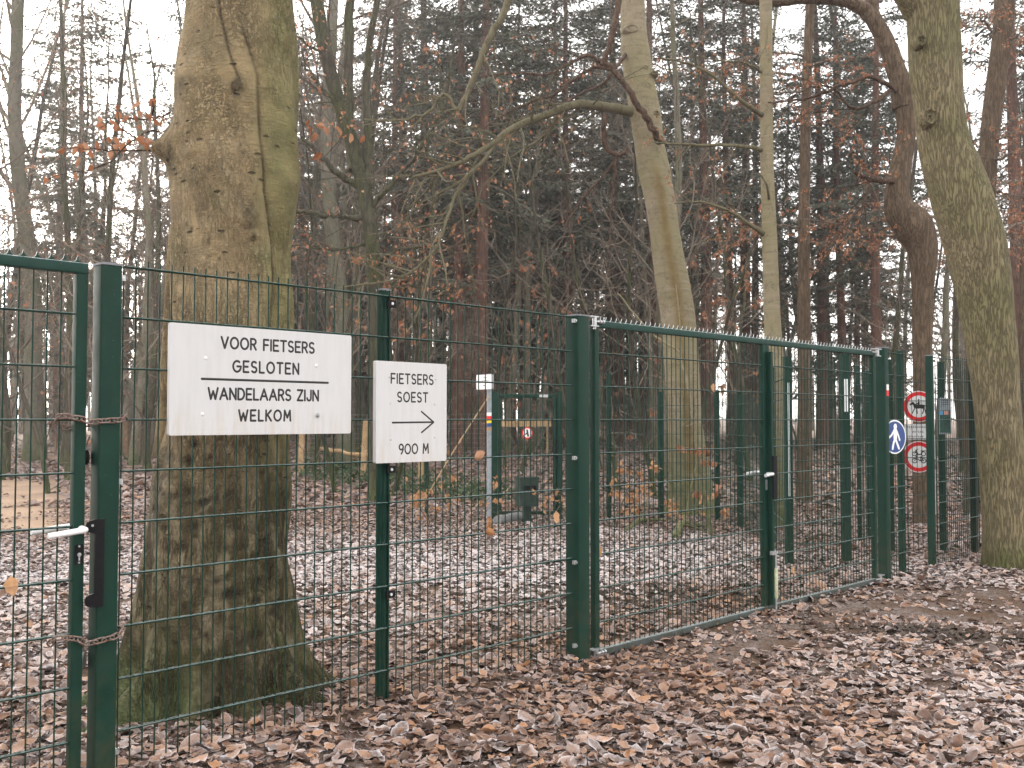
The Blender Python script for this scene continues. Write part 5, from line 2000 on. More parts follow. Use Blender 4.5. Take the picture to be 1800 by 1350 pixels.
# smooth leaning beech in the middle
mid, mb, mP, mr_ = traced('beech_tree', 'smooth leaning beech in the middle with a long limb sweeping left', [(-80, 1083, 1122), (0, 1090, 1133), (60, 1091, 1137), (100, 1093, 1143), (200, 1107, 1161), (250, 1115, 1166), (300, 1122, 1178), (350, 1133, 1186), (400, 1141, 1193), (450, 1147, 1202), (500, 1154, 1212), (560, 1162, 1222), (640, 1168, 1228), (740, 1174, 1234), (820, 1176, 1246), (890, 1172, 1256)], 15.0, BARK_MID, seed=4, rough=0.02, flare=0.22, k=40, rings=160,
                            stain=lambda V, P, rr: np.exp(-(((V[..., 0] - P[:, None, 0]) / rr[:, None] + 0.05) / 0.28) ** 2) * (V[..., 1] < 0) * sstep(0.2, 1.0, V[..., 2]) * (1 - sstep(4.9, 5.4, V[..., 2])) * 0.9)
for px, py, s_ in ((1110, 50, 0.10), (1133, 118, 0.05), (1137, 150, 0.055), (1151, 128, 0.05), (1153, 198, 0.045), (1157, 243, 0.085)):
    c = W(px, py, 14.80) - mb
    th = np.linspace(0, 2 * pi, 33)
    g = Geo()
    V = np.array([[(c[0] + s_ * q * cos(a), c[1] + d_, c[2] + 0.55 * s_ * q * sin(a)) for a in th[:-1]] for q, d_ in zip((1.5, 1.3, 1.0, 0.75, 0.45, 0.1), (0.16, 0.02, -0.02, 0.0, 0.03, 0.035))])
    i_ = np.arange(5)[:, None] * 32
    j_ = np.arange(32)[None, :]
    g.add(V.reshape(-1, 3), np.stack([i_ + j_, i_ + 32 + j_, i_ + 32 + (j_ + 1) % 32, i_ + (j_ + 1) % 32], -1).reshape(-1, 4))
    g.build('branch_scar', BARK_MID, mid, angle=0)
r_ = np.random.default_rng(21)
g = Geo()
t = []
P = limb(g, mb, [(1122, 198, 15.0), (1085, 192, 14.8), (1050, 186, 14.7), (1010, 184, 14.5), (950, 205, 14.3), (900, 226, 14.0), (870, 250, 13.8), (840, 268, 13.6), (800, 290, 13.5), (760, 302, 13.4), (725, 312, 13.3)], 0.080, 0.018, 50, 10, 0.006, r_)
twigs_along(g, P, r_, 26, 1.7, 0.016, 3, t)
P = limb(g, mb, [(870, 252, 13.8), (848, 285, 13.6), (820, 310, 13.5), (800, 345, 13.5), (785, 385, 13.4), (772, 425, 13.3), (758, 446, 13.3), (720, 480, 13.2), (680, 495, 13.2), (600, 505, 13)], 0.030, 0.010, 40, 8, 0.006, r_)
twigs_along(g, P, r_, 22, 1.5, 0.012, 3, t)
P = limb(g, mb, [(758, 446, 13.3), (756, 470, 13.2), (745, 520, 13.1), (728, 565, 13.0), (706, 600, 12.9)], 0.02, 0.007, 20, 6, 0.004, r_)
P = limb(g, mb, [(1020, 184, 14.6), (985, 200, 14.6), (960, 235, 14.6), (925, 262, 14.6), (890, 285, 14.6), (850, 330, 14.5), (830, 380, 14.5)], 0.025, 0.008, 24, 5, 0.008, r_)
twigs_along(g, P, r_, 8, 1.2, 0.008, 3, t)
P = limb(g, mb, [(898, -20, 13.0), (885, 25, 13.0), (858, 70, 13.0), (832, 140, 13.0), (815, 180, 13.0), (800, 192, 13.0), (780, 165, 13.0), (748, 200, 13), (700, 212, 13.0), (640, 210, 13)], 0.05, 0.012, 40, 6, 0.01, r_)
twigs_along(g, P, r_, 12, 1.3, 0.010, 3, t)
g.build('long_limb', TWIG_OLIVE, mid)
g = Geo()
P = limb(g, mb, [(1157, 250, 14.7), (1150, 230, 14.5), (1135, 205, 14.4), (1115, 175, 14.3), (1095, 145, 14.3), (1075, 118, 14.3), (1055, 112, 14.3)], 0.055, 0.038, 30, 8, 0.012, r_)
P = limb(g, mb, [(1060, 112, 14.3), (1068, 90, 14.3), (1078, 55, 14.3), (1086, 20, 14.3), (1088, -20, 14.3)], 0.045, 0.05, 16, 7, 0.008, r_)
P = limb(g, mb, [(1080, 122, 14.3), (1045, 118, 14.3), (1010, 140, 14.3), (975, 165, 14.2), (930, 180, 14.2), (880, 205, 14.2), (830, 240, 14)], 0.035, 0.010, 30, 6, 0.010, r_)
twigs_along(g, P, r_, 10, 1.3, 0.008, 3, t)
P = limb(g, mb, [(1060, 112, 14.3), (1040, 98, 14.3), (1015, 103, 14.3), (985, 122, 14.2), (955, 132, 14.2), (910, 128, 14.1), (840, 135, 14)], 0.032, 0.008, 30, 6, 0.008, r_)
twigs_along(g, P, r_, 9, 1.2, 0.008, 3, t)
P = limb(g, mb, [(1100, 95, 14.9), (1085, 115, 14.6), (1068, 140, 14.5), (1050, 152, 14.5), (1020, 165, 14.5), (985, 190, 14.5)], 0.03, 0.012, 20, 6, 0.006, r_)
g.build('dead_limb', DEADWOOD, mid)
g = Geo()
P = limb(g, mb, [(1062, 202, 14.75), (1063, 215, 14.6), (1061, 235, 14.6), (1066, 258, 14.6), (1080, 271, 14.6), (1092, 272, 14.6), (1102, 262, 14.7)], 0.045, 0.028, 26, 8, 0.008, r_)
P = limb(g, mb, [(1083, 272, 14.6), (1080, 300, 14.6), (1076, 350, 14.6), (1072, 400, 14.6), (1067, 475, 14.6)], 0.028, 0.008, 20, 6, 0.012, r_)
P = limb(g, mb, [(1080, 285, 14.6), (1060, 310, 14.6), (1030, 340, 14.6), (1010, 370, 14.6), (988, 405, 14.5)], 0.022, 0.010, 20, 6, 0.008, r_)
twigs_along(g, P, r_, 5, 0.9, 0.006, 3, t)
g.build('hanging_branch', DEADWOOD, mid)
g = Geo()
hang_leaves(g, pts_on(t, 260, r_), r_.uniform(0.05, 0.08, 260), r_)
g.build('leaves', ORANGE, mid, kind='stuff')

# straight thin beech right of it, with side branches and orange leaves
thin, tb_, tP, tr_ = traced('beech_tree', 'straight slim beech between the leaning beech and the brown crooked oak', [(-60, 1335, 1356), (0, 1335, 1357), (150, 1336, 1358), (300, 1337, 1360), (450, 1340, 1367), (560, 1343, 1372), (650, 1345, 1378), (760, 1346, 1381), (925, 1345, 1388)], 13.2, BARK_MID, seed=8, rough=0.015, k=18, rings=80)
g = Geo()
t = []
P = limb(g, tb_, [(1345, 205, 13.2), (1320, 190, 13.0), (1290, 165, 12.9), (1240, 125, 12.8), (1200, 108, 12.8), (1150, 102, 12.7)], 0.035, 0.010, 26, 6, 0.006, r_)
twigs_along(g, P, r_, 8, 0.9, 0.007, 3, t)
P = limb(g, tb_, [(1345, 264, 13.2), (1310, 258, 13.0), (1260, 255, 12.9), (1200, 254, 12.8), (1150, 250, 12.8)], 0.034, 0.010, 26, 6, 0.006, r_)
twigs_along(g, P, r_, 8, 0.9, 0.007, 3, t)
P = limb(g, tb_, [(1345, 415, 13.2), (1320, 395, 13.0), (1280, 370, 12.9), (1230, 355, 12.8), (1185, 358, 12.8)], 0.032, 0.008, 26, 6, 0.006, r_)
twigs_along(g, P, r_, 8, 0.9, 0.007, 3, t)
P = limb(g, tb_, [(1345, 130, 13.2), (1310, 110, 13.0), (1270, 108, 12.9), (1230, 100, 12.8)], 0.02, 0.008, 20, 5, 0.006, r_)
twigs_along(g, P, r_, 6, 0.8, 0.006, 3, t)
P = limb(g, tb_, [(1352, 350, 13.1), (1348, 325, 12.9), (1335, 305, 12.9)], 0.02, 0.012, 10, 6, 0.004, r_)
g.build('branches', TWIG_OLIVE, thin)
g = Geo()
hang_leaves(g, pts_on(t, 320, r_), r_.uniform(0.034, 0.058, 320), r_)
g.build('leaves', ORANGE, thin, kind='stuff')

# leaning furrowed oak at the right edge
oak, ob, oP, orr = traced('oak_tree', 'large leaning oak with furrowed mossy bark at the right edge', [(-80, 1560, 1690), (-30, 1580, 1684), (0, 1594, 1682), (60, 1598, 1684), (120, 1600, 1688), (170, 1607, 1691), (210, 1611, 1695), (260, 1618, 1704), (300, 1627, 1722), (350, 1640, 1742), (400, 1654, 1757), (450, 1668, 1768), (500, 1682, 1776), (560, 1694, 1781), (620, 1704, 1786), (700, 1713, 1790), (780, 1721, 1797), (850, 1727, 1803), (920, 1731, 1810), (995, 1733, 1822)], 9.6, BARK_OAK, seed=3, rough=0.022, flare=0.12, k=64, rings=260, up=3.0)
for px, py, sz in ((1634, 205, 0.075), (1618, 72, 0.05), (1675, 245, 0.05)):
    c = W(px, py, 9.40) - ob
    th = np.linspace(0, 2 * pi, 33)
    g = Geo()
    rr_ = np.array([1.25, 1.12, 0.98, 0.80, 0.62, 0.40, 0.12])
    dd_ = np.array([0.10, 0.02, -0.035, -0.030, -0.005, -0.012, -0.010])
    V = np.array([[(c[0] + sz * q * cos(a) * 0.85, c[1] + d_ + 0.006 * sin(5 * a + 9 * q), c[2] + sz * q * sin(a) * (1 + 0.1 * sin(3 * a))) for a in th[:-1]] for q, d_ in zip(rr_, dd_)])
    i_ = np.arange(6)[:, None] * 32
    j_ = np.arange(32)[None, :]
    g.add(V.reshape(-1, 3), np.stack([i_ + j_, i_ + 32 + j_, i_ + 32 + (j_ + 1) % 32, i_ + (j_ + 1) % 32], -1).reshape(-1, 4))
    g.build('branch_scar', BARK_OAK, oak, angle=0)
g = Geo()
P = limb(g, ob, [(1612, 20, 9.6), (1585, -20, 9.5), (1540, -60, 9.4)], 0.13, 0.10, 12, 14, 0.0, r_)
g.build('limb', BARK_OAK, oak)

# brown crooked oak behind it, limb arching over to the left
brn, bb, bP, brr = traced('oak_tree', 'crooked brown oak behind the leaning oak, arching over to the left', [(150, 1566, 1606), (190, 1574, 1610), (240, 1577, 1609), (290, 1566, 1602), (340, 1556, 1598), (370, 1556, 1610), (400, 1572, 1640), (440, 1596, 1648), (520, 1604, 1640), (640, 1605, 1637), (760, 1606, 1640), (900, 1606, 1646)], 13.6, BARK_BROWN, seed=13, rough=0.03, flare=0.1, k=28, rings=140, up=0)
g = Geo()
P = limb(g, bb, [(1588, 190, 13.6), (1583, 150, 13.6), (1566, 95, 13.6), (1545, 50, 13.6), (1520, 18, 13.6), (1480, 0, 13.6), (1420, -3, 13.6), (1350, 4, 13.6), (1280, -8, 13.4)], 0.15, 0.05, 60, 16, 0.004, r_)
P = limb(g, bb, [(1553, 70, 13.6), (1538, 30, 13.7), (1530, -5, 13.7), (1535, -60, 13.8)], 0.09, 0.07, 20, 12, 0.003, r_)
g.build('arching_limb', BARK_BROWN, brn)
g = Geo()
t = []
for q, a, b in (([(1570, 318, 13.5), (1545, 318, 13.3), (1520, 312, 13.3), (1500, 302, 13.2)], 0.05, 0.02), ([(1528, 316, 13.3), (1522, 345, 13.3), (1505, 375, 13.3), (1480, 405, 13.2), (1440, 470, 13)], 0.022, 0.008),
                ([(1575, 160, 13.5), (1530, 135, 13.3), (1480, 150, 13.2), (1420, 172, 13.1), (1350, 180, 13.0)], 0.035, 0.010), ([(1570, 155, 13.5), (1535, 180, 13.3), (1500, 190, 13.3), (1470, 160, 13.2), (1440, 150, 13.2), (1390, 170, 13.1)], 0.03, 0.008)):
    P = limb(g, bb, q, a, b, 24, 6, 0.008, r_)
    twigs_along(g, P, r_, 9, 1.0, 0.008, 3, t, flat=True)
g.build('branches', DEADWOOD, brn)
g = Geo()
hang_leaves(g, pts_on(t, 700, r_), r_.uniform(0.034, 0.058, 700), r_)
g.build('leaves', ORANGE, brn, kind='stuff')

# young beeches whose low sprays keep their orange leaves (stems hidden by the leaning oak)
def spray_tree(label, stem, Y, sprays, nl, seed, rs=0.09, bark=BARK_BROWN):
    r_ = np.random.default_rng(seed)
    root, b, P_, rr_ = traced('beech_tree', label, stem, Y, bark, seed=seed, rough=0.02, k=14, rings=60, up=2)
    g = Geo()
    t = []
    for q in sprays:
        P = limb(g, b, q, 0.022, 0.006, 30, 5, 0.012, r_)
        twigs_along(g, P, r_, 16, 0.85, 0.006, 3, t, flat=True, up=-0.02)
    g.build('branches', TWIG, root, kind='stuff')
    g = Geo()
    hang_leaves(g, pts_on(t, nl, r_, 0.0), r_.uniform(0.034, 0.058, nl), r_, 0.5)
    g.build('leaves', ORANGE, root, kind='stuff')
    return root


spray_tree('young beech behind the leaning oak with orange leaves on its right side', [(-60, 1752, 1790), (60, 1745, 1778), (160, 1732, 1765), (260, 1722, 1754), (360, 1716, 1748), (500, 1706, 1738), (700, 1698, 1728), (880, 1695, 1728)], 15.0,
           [[(1720, 400, 15), (1660, 405, 14.5), (1600, 400, 14.2), (1540, 398, 14), (1470, 392, 13.8), (1400, 385, 13.6)], [(1718, 415, 15), (1640, 412, 14.2), (1560, 415, 13.8), (1480, 408, 13.6)],
            [(1712, 400, 15), (1640, 382, 14.6), (1560, 372, 14.4), (1490, 380, 14.2), (1420, 400, 14)], [(1745, 250, 15), (1775, 235, 14.6), (1810, 225, 14.4)], [(1740, 330, 15), (1770, 340, 14.6), (1815, 350, 14.4)], [(1740, 290, 15), (1780, 270, 14.6), (1830, 265, 14.4)],
            [(1752, 60, 15), (1720, 30, 14.8), (1690, 40, 14.6)], [(1752, 90, 15), (1790, 60, 14.8), (1820, 20, 14.6)], [(1745, 400, 15), (1790, 430, 14.6), (1830, 440, 14.4)]], 1900, 31)
spray_tree('slender beech left of the crooked oak, orange leaves in layers', [(-60, 1420, 1436), (100, 1412, 1428), (300, 1405, 1424), (500, 1402, 1424), (700, 1402, 1426), (880, 1400, 1428)], 17.0,
           [[(1412, 100, 17), (1370, 92, 16.6), (1320, 100, 16.3), (1290, 110, 16)], [(1412, 140, 17), (1370, 128, 16.6), (1330, 140, 16.2), (1290, 150, 16)], [(1415, 120, 17), (1460, 105, 16.6), (1520, 100, 16.3)], [(1410, 160, 17), (1350, 168, 16.6), (1310, 175, 16.4)],
            [(1408, 400, 17), (1370, 395, 16.6), (1320, 405, 16.4), (1280, 400, 16.2)], [(1410, 430, 17), (1460, 425, 16.6), (1510, 420, 16.2)], [(1410, 230, 17), (1460, 210, 16.5), (1500, 215, 16.2)]], 1300, 33)
spray_tree('thin beech at far right edge hung with orange leaves', [(-60, 1806, 1830), (200, 1800, 1824), (400, 1796, 1822), (650, 1792, 1820), (880, 1790, 1822)], 16.5,
           [[(1800, 120, 16.5), (1770, 110, 16), (1735, 118, 15.8)], [(1800, 200, 16.5), (1770, 215, 16), (1735, 235, 15.8)], [(1800, 320, 16.5), (1770, 320, 16), (1745, 335, 15.8)], [(1800, 390, 16.5), (1775, 400, 16), (1755, 420, 15.8)], [(1800, 30, 16.5), (1770, 20, 16), (1720, 30, 15.8)]], 1000, 35)

# dark mossy many-stemmed tree between the old beech and the board corner
msy, yb_, yP, yr_ = traced('beech_tree', 'dark mossy many-limbed tree just right of the old beech', [(-60, 535, 560), (0, 545, 568), (70, 556, 580), (140, 572, 596), (200, 590, 614), (260, 608, 634), (330, 626, 652), (400, 638, 664), (500, 645, 672), (640, 648, 678), (800, 648, 684)], 17.0, BARK_DARK, seed=17, rough=0.03, k=16, rings=90)
g = Geo()
t = []
for q, a, b, m in (([(620, 300, 17), (614, 220, 17), (612, 120, 17), (616, 0, 17), (620, -60, 17)], 0.10, 0.07, 10), ([(650, 330, 17), (648, 240, 17), (644, 150, 17), (652, 60, 17), (668, -20, 17)], 0.09, 0.05, 10), ([(632, 330, 17), (600, 310, 16.8), (565, 275, 16.6), (530, 240, 16.5)], 0.07, 0.03, 8),
                   ([(640, 385, 17), (600, 380, 16.8), (560, 376, 16.6), (520, 372, 16.4)], 0.05, 0.03, 8), ([(644, 380, 17), (690, 320, 16.8), (740, 260, 16.6), (780, 180, 16.5), (800, 60, 16.4)], 0.05, 0.015, 10), ([(600, 190, 17), (560, 150, 16.8), (530, 110, 16.6)], 0.04, 0.012, 8),
                   ([(575, 100, 17), (530, 70, 16.8), (500, 40, 16.6)], 0.03, 0.01, 6), ([(650, 470, 17), (700, 440, 16.6), (760, 430, 16.4), (830, 400, 16.2)], 0.04, 0.01, 12), ([(640, 430, 17), (590, 440, 16.6), (540, 430, 16.4)], 0.03, 0.01, 8), ([(655, 520, 17), (720, 500, 16.6), (780, 520, 16.4)], 0.03, 0.008, 10)):
    P = limb(g, yb_, q, a, b, 26, 8, 0.012, r_)
    twigs_along(g, P, r_, m, 1.5, 0.010, 3, t)
g.build('crown', BARK_DARK, msy)
g = Geo()
hang_leaves(g, pts_on(t, 900, r_), r_.uniform(0.05, 0.085, 900), r_)
g.build('leaves', ORANGE, msy, kind='stuff')

# bent young stem in front of the leaning beech
g = Geo()
r_ = np.random.default_rng(44)
b = W(1250, 935, 11.6); b[2] = float(gz(b[0], b[1]))
yt = thing('young_tree', 'thin bent young tree with pale stem before the leaning beech', 'tree', b)
P = limb(g, b, [(1250, 940, 11.6), (1243, 900, 11.6), (1233, 840, 11.6), (1224, 780, 11.6), (1218, 730, 11.6), (1212, 690, 11.6), (1196, 632, 11.6), (1190, 615, 11.6), (1150, 590, 11.6), (1120, 558, 11.6), (1085, 515, 11.5)], 0.028, 0.008, 50, 8, 0.003, r_)
P = limb(g, b, [(1197, 634, 11.6), (1196, 600, 11.6), (1194, 560, 11.6), (1188, 500, 11.6)], 0.012, 0.006, 14, 6, 0.003, r_)
P = limb(g, b, [(1217, 722, 11.6), (1218, 690, 11.6), (1219, 674, 11.6)], 0.012, 0.008, 8, 6)
P2 = limb(g, b, [(1217, 745, 11.6), (1205, 748, 11.5), (1192, 730, 11.5), (1188, 705, 11.5)], 0.008, 0.003, 14, 5)
P3 = limb(g, b, [(1226, 812, 11.6), (1216, 850, 11.5), (1206, 900, 11.5), (1195, 935, 11.4)], 0.011, 0.006, 16, 6)
g.build('stem', BARK_MID, yt)
g = Geo()
t = []
for q in ([(1224, 790, 11.6), (1200, 785, 11.4), (1180, 778, 11.3)], [(1222, 790, 11.6), (1240, 788, 11.4), (1262, 800, 11.3)], [(1228, 825, 11.6), (1250, 845, 11.4), (1262, 865, 11.3)], [(1238, 868, 11.6), (1222, 862, 11.5), (1210, 865, 11.4)], [(1226, 800, 11.6), (1245, 808, 11.4), (1268, 815, 11.2)]):
    t.append(limb(g, b, q, 0.004, 0.002, 10, 4))
g.build('twigs', TWIG, yt, kind='stuff')
for n in range(26):
    gg = made[n % 6]
    p = pts_on(t, 1, r_)[0]
    o = link_copy(gg, yt)
    o.data = gg.data
    d = nrm(np.array([r_.normal(0, .5), r_.normal(0, .5), -1.0])); a = nrm(np.cross(d, r_.normal(0, 1, 3))); c = np.cross(d, a); s = 0.095
    o.matrix_local = Matrix([[d[0] * s, a[0] * s, c[0] * s, p[0]], [d[1] * s, a[1] * s, c[1] * s, p[1]], [d[2] * s, a[2] * s, c[2] * s, p[2]], [0, 0, 0, 1]])
for o in yt.children:
    if o.name.startswith('leaf'):
        if o.data.users and o.data.materials:
            pass


# beech saplings with pale leaves
def sapling(label, px, py, Y, spread, h, nl, seed, group=None):
    r_ = np.random.default_rng(seed)
    b = W(px, 738, Y)
    b[2] = float(gz(b[0], b[1]))
    root = thing('beech_sapling', label, 'sapling', b, 0, group)
    g = Geo()
    t = []
    for k in range(4):
        az = r_.uniform(0, 2 * pi)
        d = nrm(np.array([cos(az) * 0.7, sin(az) * 0.5, 1.0]))
        grow(g, np.array([r_.normal(0, .05), r_.normal(0, .05), -0.03]), d, h * r_.uniform(0.6, 1.1), 0.009, 1, 3, r_, t, dens=(1, 4.5, 5, 5), ratio=0.6, up=0.0, wander=0.12, angle=(40, 75))
    g.build('stem', TWIG, root)
    g = Geo()
    hang_leaves(g, pts_on(t, nl, r_, 0.2), r_.uniform(0.06, 0.10, nl), r_, 0.5)
    g.build('leaves', TAN, root, kind='stuff')
    return root


sapling('low beech sapling with tan leaves left of the grey sign pole', 800, 905, 12.4, 1, 0.95, 90, 51)
sapling('beech sapling with tan leaves under the small arrow sign', 758, 900, 13.6, 1, 0.8, 70, 52)
sapling('leafy beech sapling right behind the thick gate post', 1075, 900, 12.8, 1, 0.95, 130, 53)
sapling('beech sapling with tan leaves between two green far posts', 1120, 900, 13.2, 1, 0.8, 80, 54)
sapling('small tan-leaved sapling before the mossy beech foot', 1235, 920, 12.6, 1, 0.7, 60, 55)
sapling('small tan-leaved sapling beside the green bin', 955, 900, 13.3, 1, 0.6, 40, 56)

# ------------------------------------------------------------------ the wood behind
BARE_G, FIR_G, THK_G = 'bare trees in the wood behind', 'firs in the wood behind', 'twiggy bushes under the trees'
L_BARE = 'bare grey tree standing deep in the wood'
L_FIR = 'tall dark fir standing deep in the wood'
L_THK = 'leafless brown twiggy bush under the far trees'
bareP = [proto_bare(300 + i, H, r, bk, lv, fork=fk, dens=(1.15, 2.3, 4.2, 5)) for i, (H, r, bk, lv, fk) in enumerate(
    [(17, 0.16, BARK_GREY, 0, 0.18), (19, 0.20, BARK_GREY, 250, 0.22), (15, 0.13, BARK_DARK, 350, 0.12), (20, 0.22, BARK_GREY, 0, 0.28), (14, 0.11, BARK_DARK, 120, 0.10)])]
firP = [proto_fir(400 + i, H, r, l0, '', None, nb=nb) for i, (H, r, l0, nb) in enumerate([(24, 0.27, 7.5, 150), (22, 0.22, 5.5, 150), (26, 0.31, 9.5, 140), (19, 0.17, 3.5, 150)])]
thkP = [proto_bare(500 + i, H, 0.035, BARK_DARK, lv, fork=0.06, dens=(2.6, 3.0, 4.0, 5), name='twiggy_bush', cat='bush', wander=0.09, ratio=0.5, lean=0.15) for i, (H, lv) in enumerate([(4.2, 60), (5.0, 0), (3.4, 160)])]
RB = [0.16, 0.20, 0.13, 0.22, 0.11]
RF = [0.27, 0.22, 0.31, 0.17]


def plant(proto, x, y, s, label, group, rz=None, sz=None):
    return dup_tree(proto, (x, y, float(gz(x, y)) - 0.03), random.uniform(0, 6.28) if rz is None else rz, (s, s, sz or s), label, group)


taken = []


def named(kind, k, px, wpx, Y, label):
    r = (RF if kind == 'fir' else RB)[k]
    s = wpx / 2 / F * Y / r
    p = W(px, 640, Y)
    taken.append((p[0], Y))
    plant((firP if kind == 'fir' else bareP)[k], p[0], Y, s, label, FIR_G if kind == 'fir' else BARE_G, sz=max(0.8, min(1.25, s)))


for kind, k, px, w, Y, lab in (
        ('fir', 2, 806, 25, 31, 'reddish fir trunk directly left of the small turned sign'), ('fir', 0, 846, 29, 29, 'reddish fir trunk directly behind the small turned sign'), ('fir', 0, 1244, 25, 30, 'reddish fir trunk just right of the leaning beech'),
        ('fir', 2, 1444, 22, 34, 'straight reddish fir trunk right of the slim beech'), ('fir', 1, 700, 20, 36, 'dark fir trunk behind the small arrow sign'), ('fir', 1, 985, 18, 38, 'fir trunk left of the thick gate post'), ('fir', 2, 1085, 22, 40, 'fir trunk seen just right of the thick gate post'),
        ('fir', 0, 1543, 22, 30, 'dark fir trunk above the right end of the double gate'), ('fir', 1, 1482, 19, 33, 'dark fir trunk left of the double gate end'), ('fir', 3, 1506, 13, 36, 'thin fir trunk close beside a thicker one near the gate end'), ('fir', 2, 1792, 30, 26, 'reddish fir trunk at the far right edge'),
        ('bare', 3, 608, 32, 25, 'grey beech trunk rising behind the large board corner'), ('bare', 0, 890, 15, 33, 'slim grey trunk right of the two reddish firs'), ('bare', 1, 940, 17, 36, 'grey trunk above the small rear gate'), ('bare', 3, 62, 34, 28, 'thick grey trunk behind the far left gate'),
        ('bare', 1, 4, 20, 22, 'grey trunk at the far left picture edge'), ('bare', 4, 113, 12, 26, 'thin grey stem behind the left gate stile'), ('bare', 2, 184, 15, 20, 'greenish slim trunk left of the old beech'), ('bare', 1, 214, 24, 30, 'grey trunk behind the chained post'), ('bare', 0, 268, 14, 33, 'slim grey trunk touching the old beech outline'),
        ('bare', 2, 1566, 13, 27, 'slim dark trunk between gate end and crooked oak'), ('bare', 4, 1690, 12, 24, 'thin dark stem close behind the leaning oak'), ('bare', 0, 1160, 20, 22, 'grey trunk close behind the leaning beech'), ('bare', 4, 745, 11, 24, 'thin stem between the arrow sign and the red firs'), ('bare', 2, 1300, 12, 26, 'slim trunk left of the straight slim beech')):
    named(kind, k, px, w, Y, lab)


def free(x, y, d):
    return all((x - a) ** 2 + (y - b) ** 2 > d * d for a, b in taken)


random.seed(5)
n = 0
for _ in range(4000):
    if n >= 46:
        break
    y = 33 + 24 * random.random() ** 0.8
    x = random.uniform(-1, 1) * (y * 0.62)
    u = x / y * F + 900
    if not free(x, y, 1.9):
        continue
    if u < 330 and random.random() < 0.72:
        continue
    if u > 1330 and (y > 44 or random.random() < 0.68):
        continue
    taken.append((x, y))
    k = random.choice((0, 1, 1, 2, 3, 3))
    plant(firP[k], x, y, random.uniform(0.8, 1.1), L_FIR, FIR_G)
    n += 1
n = 0
for _ in range(4000):
    if n >= 100:
        break
    y = 19 + 40 * random.random() ** 0.75
    x = random.uniform(-1, 1) * (y * 0.62)
    u = x / y * F + 900
    if (u > 1320 and random.random() < 0.5) or not free(x, y, 1.3) or (u > 330 and y < 27):
        continue
    taken.append((x, y))
    plant(random.choice(bareP if y > 34 else (bareP[0], bareP[2], bareP[4])), x, y, random.uniform(0.7, 1.1), L_BARE, BARE_G)
    n += 1
n = 0
for _ in range(4000):
    if n >= 85:
        break
    y = 24 + 36 * random.random()
    x = random.uniform(-1, 1) * (y * 0.60)
    u = x / y * F + 900
    if u > 1250 and random.random() < 0.85:
        continue
    plant(random.choice(thkP), x, y, random.uniform(0.8, 1.25), L_THK, THK_G)
    n += 1
for _ in range(400):
    if n >= 85 + 16:
        break
    y = random.uniform(17.5, 25)
    u = random.choice((random.uniform(540, 1060), random.uniform(540, 1060), random.uniform(1060, 1330), random.uniform(20, 290)))
    x = (u - 900) / F * y
    if not free(x, y, 1.0):
        continue
    taken.append((x, y))
    plant(random.choice(thkP), x, y, random.uniform(1.25, 1.75), L_THK, THK_G)
    n += 1
# a label for each: which stretch of the wood, and how near
MARKS = [(-900, None), (0, 'the left edge'), (185, 'the chained post'), (300, 'the old beech'), (520, 'the large board corner'), (650, 'the mossy tree'), (805, 'the red firs'), (925, 'the rear gate'), (1015, 'the thick post'),
         (1180, 'the leaning beech'), (1355, 'the slim beech'), (1443, 'the straight fir'), (1605, 'the crooked oak'), (1750, 'the leaning oak'), (1800, 'the right edge'), (9000, None)]
ORD = ['nearest', 'second nearest', 'third nearest', 'fourth nearest', 'fifth nearest', 'sixth nearest', 'seventh nearest', 'eighth nearest', 'ninth nearest', 'tenth nearest', 'eleventh nearest', 'twelfth nearest', 'thirteenth nearest', 'fourteenth nearest', 'fifteenth nearest']
bins = {}
for o in COL.objects:
    lab = o.get('label')
    if lab in (L_BARE, L_FIR, L_THK):
        u = 900 + F * o.location.x / o.location.y
        k = max(i for i in range(len(MARKS)) if u >= MARKS[i][0])
        bins.setdefault((lab, k), []).append(o)
for (lab, k), obs in bins.items():
    a, b = MARKS[k][1], MARKS[k + 1][1] if k + 1 < len(MARKS) else None
    if not a or not b:
        continue
    kind = {L_BARE: 'bare grey tree', L_FIR: 'dark fir', L_THK: 'twiggy bush'}[lab]
    for i, o in enumerate(sorted(obs, key=lambda q: q.location.y)[:15]):
        o['label'] = f"{ORD[i]} {kind} between {a} and {b}"
for o in bareP + firP + thkP:            # the patterns themselves are not part of the wood
    for c_ in list(o.children):
        bpy.data.objects.remove(c_)
    bpy.data.objects.remove(o)

# far edge of the wood, one mass of thin stems and brush
r_ = np.random.default_rng(77)
g = Geo()
for _ in range(900):
    y = r_.uniform(66, 90)
    x = r_.uniform(-0.75, 0.75) * y
    u = x / y * F + 900
    if u > 1250 and r_.random() < 0.95 or (u < 250 and r_.random() < .5):
        continue
    h = r_.uniform(7, 17)
    lean = r_.normal(0, 0.03, 2)
    z0 = float(gz(x, y))
    g.tube([(x, y, z0 - 0.2), (x + lean[0] * h / 2, y, z0 + h / 2), (x + lean[0] * h, y + lean[1] * h, z0 + h)], [0.16, 0.12, 0.05], 5, cap=False)
    for _ in range(10):
        zz = r_.uniform(0.3, 1) * h
        a = np.array([x + lean[0] * zz, y, z0 + zz])
        d = nrm(r_.normal(0, 1, 3) + np.array([0, 0, 0.4])) * r_.uniform(0.8, 2.6)
        g.tube([a, a + d * 0.5 + r_.normal(0, .1, 3), a + d], [0.035, 0.025, 0.012], 3, cap=False)
o = g.build('far_woods', BARK_DARK, kind='stuff', angle=0)
o['label'] = 'dim mass of thin stems at the far edge of the wood'

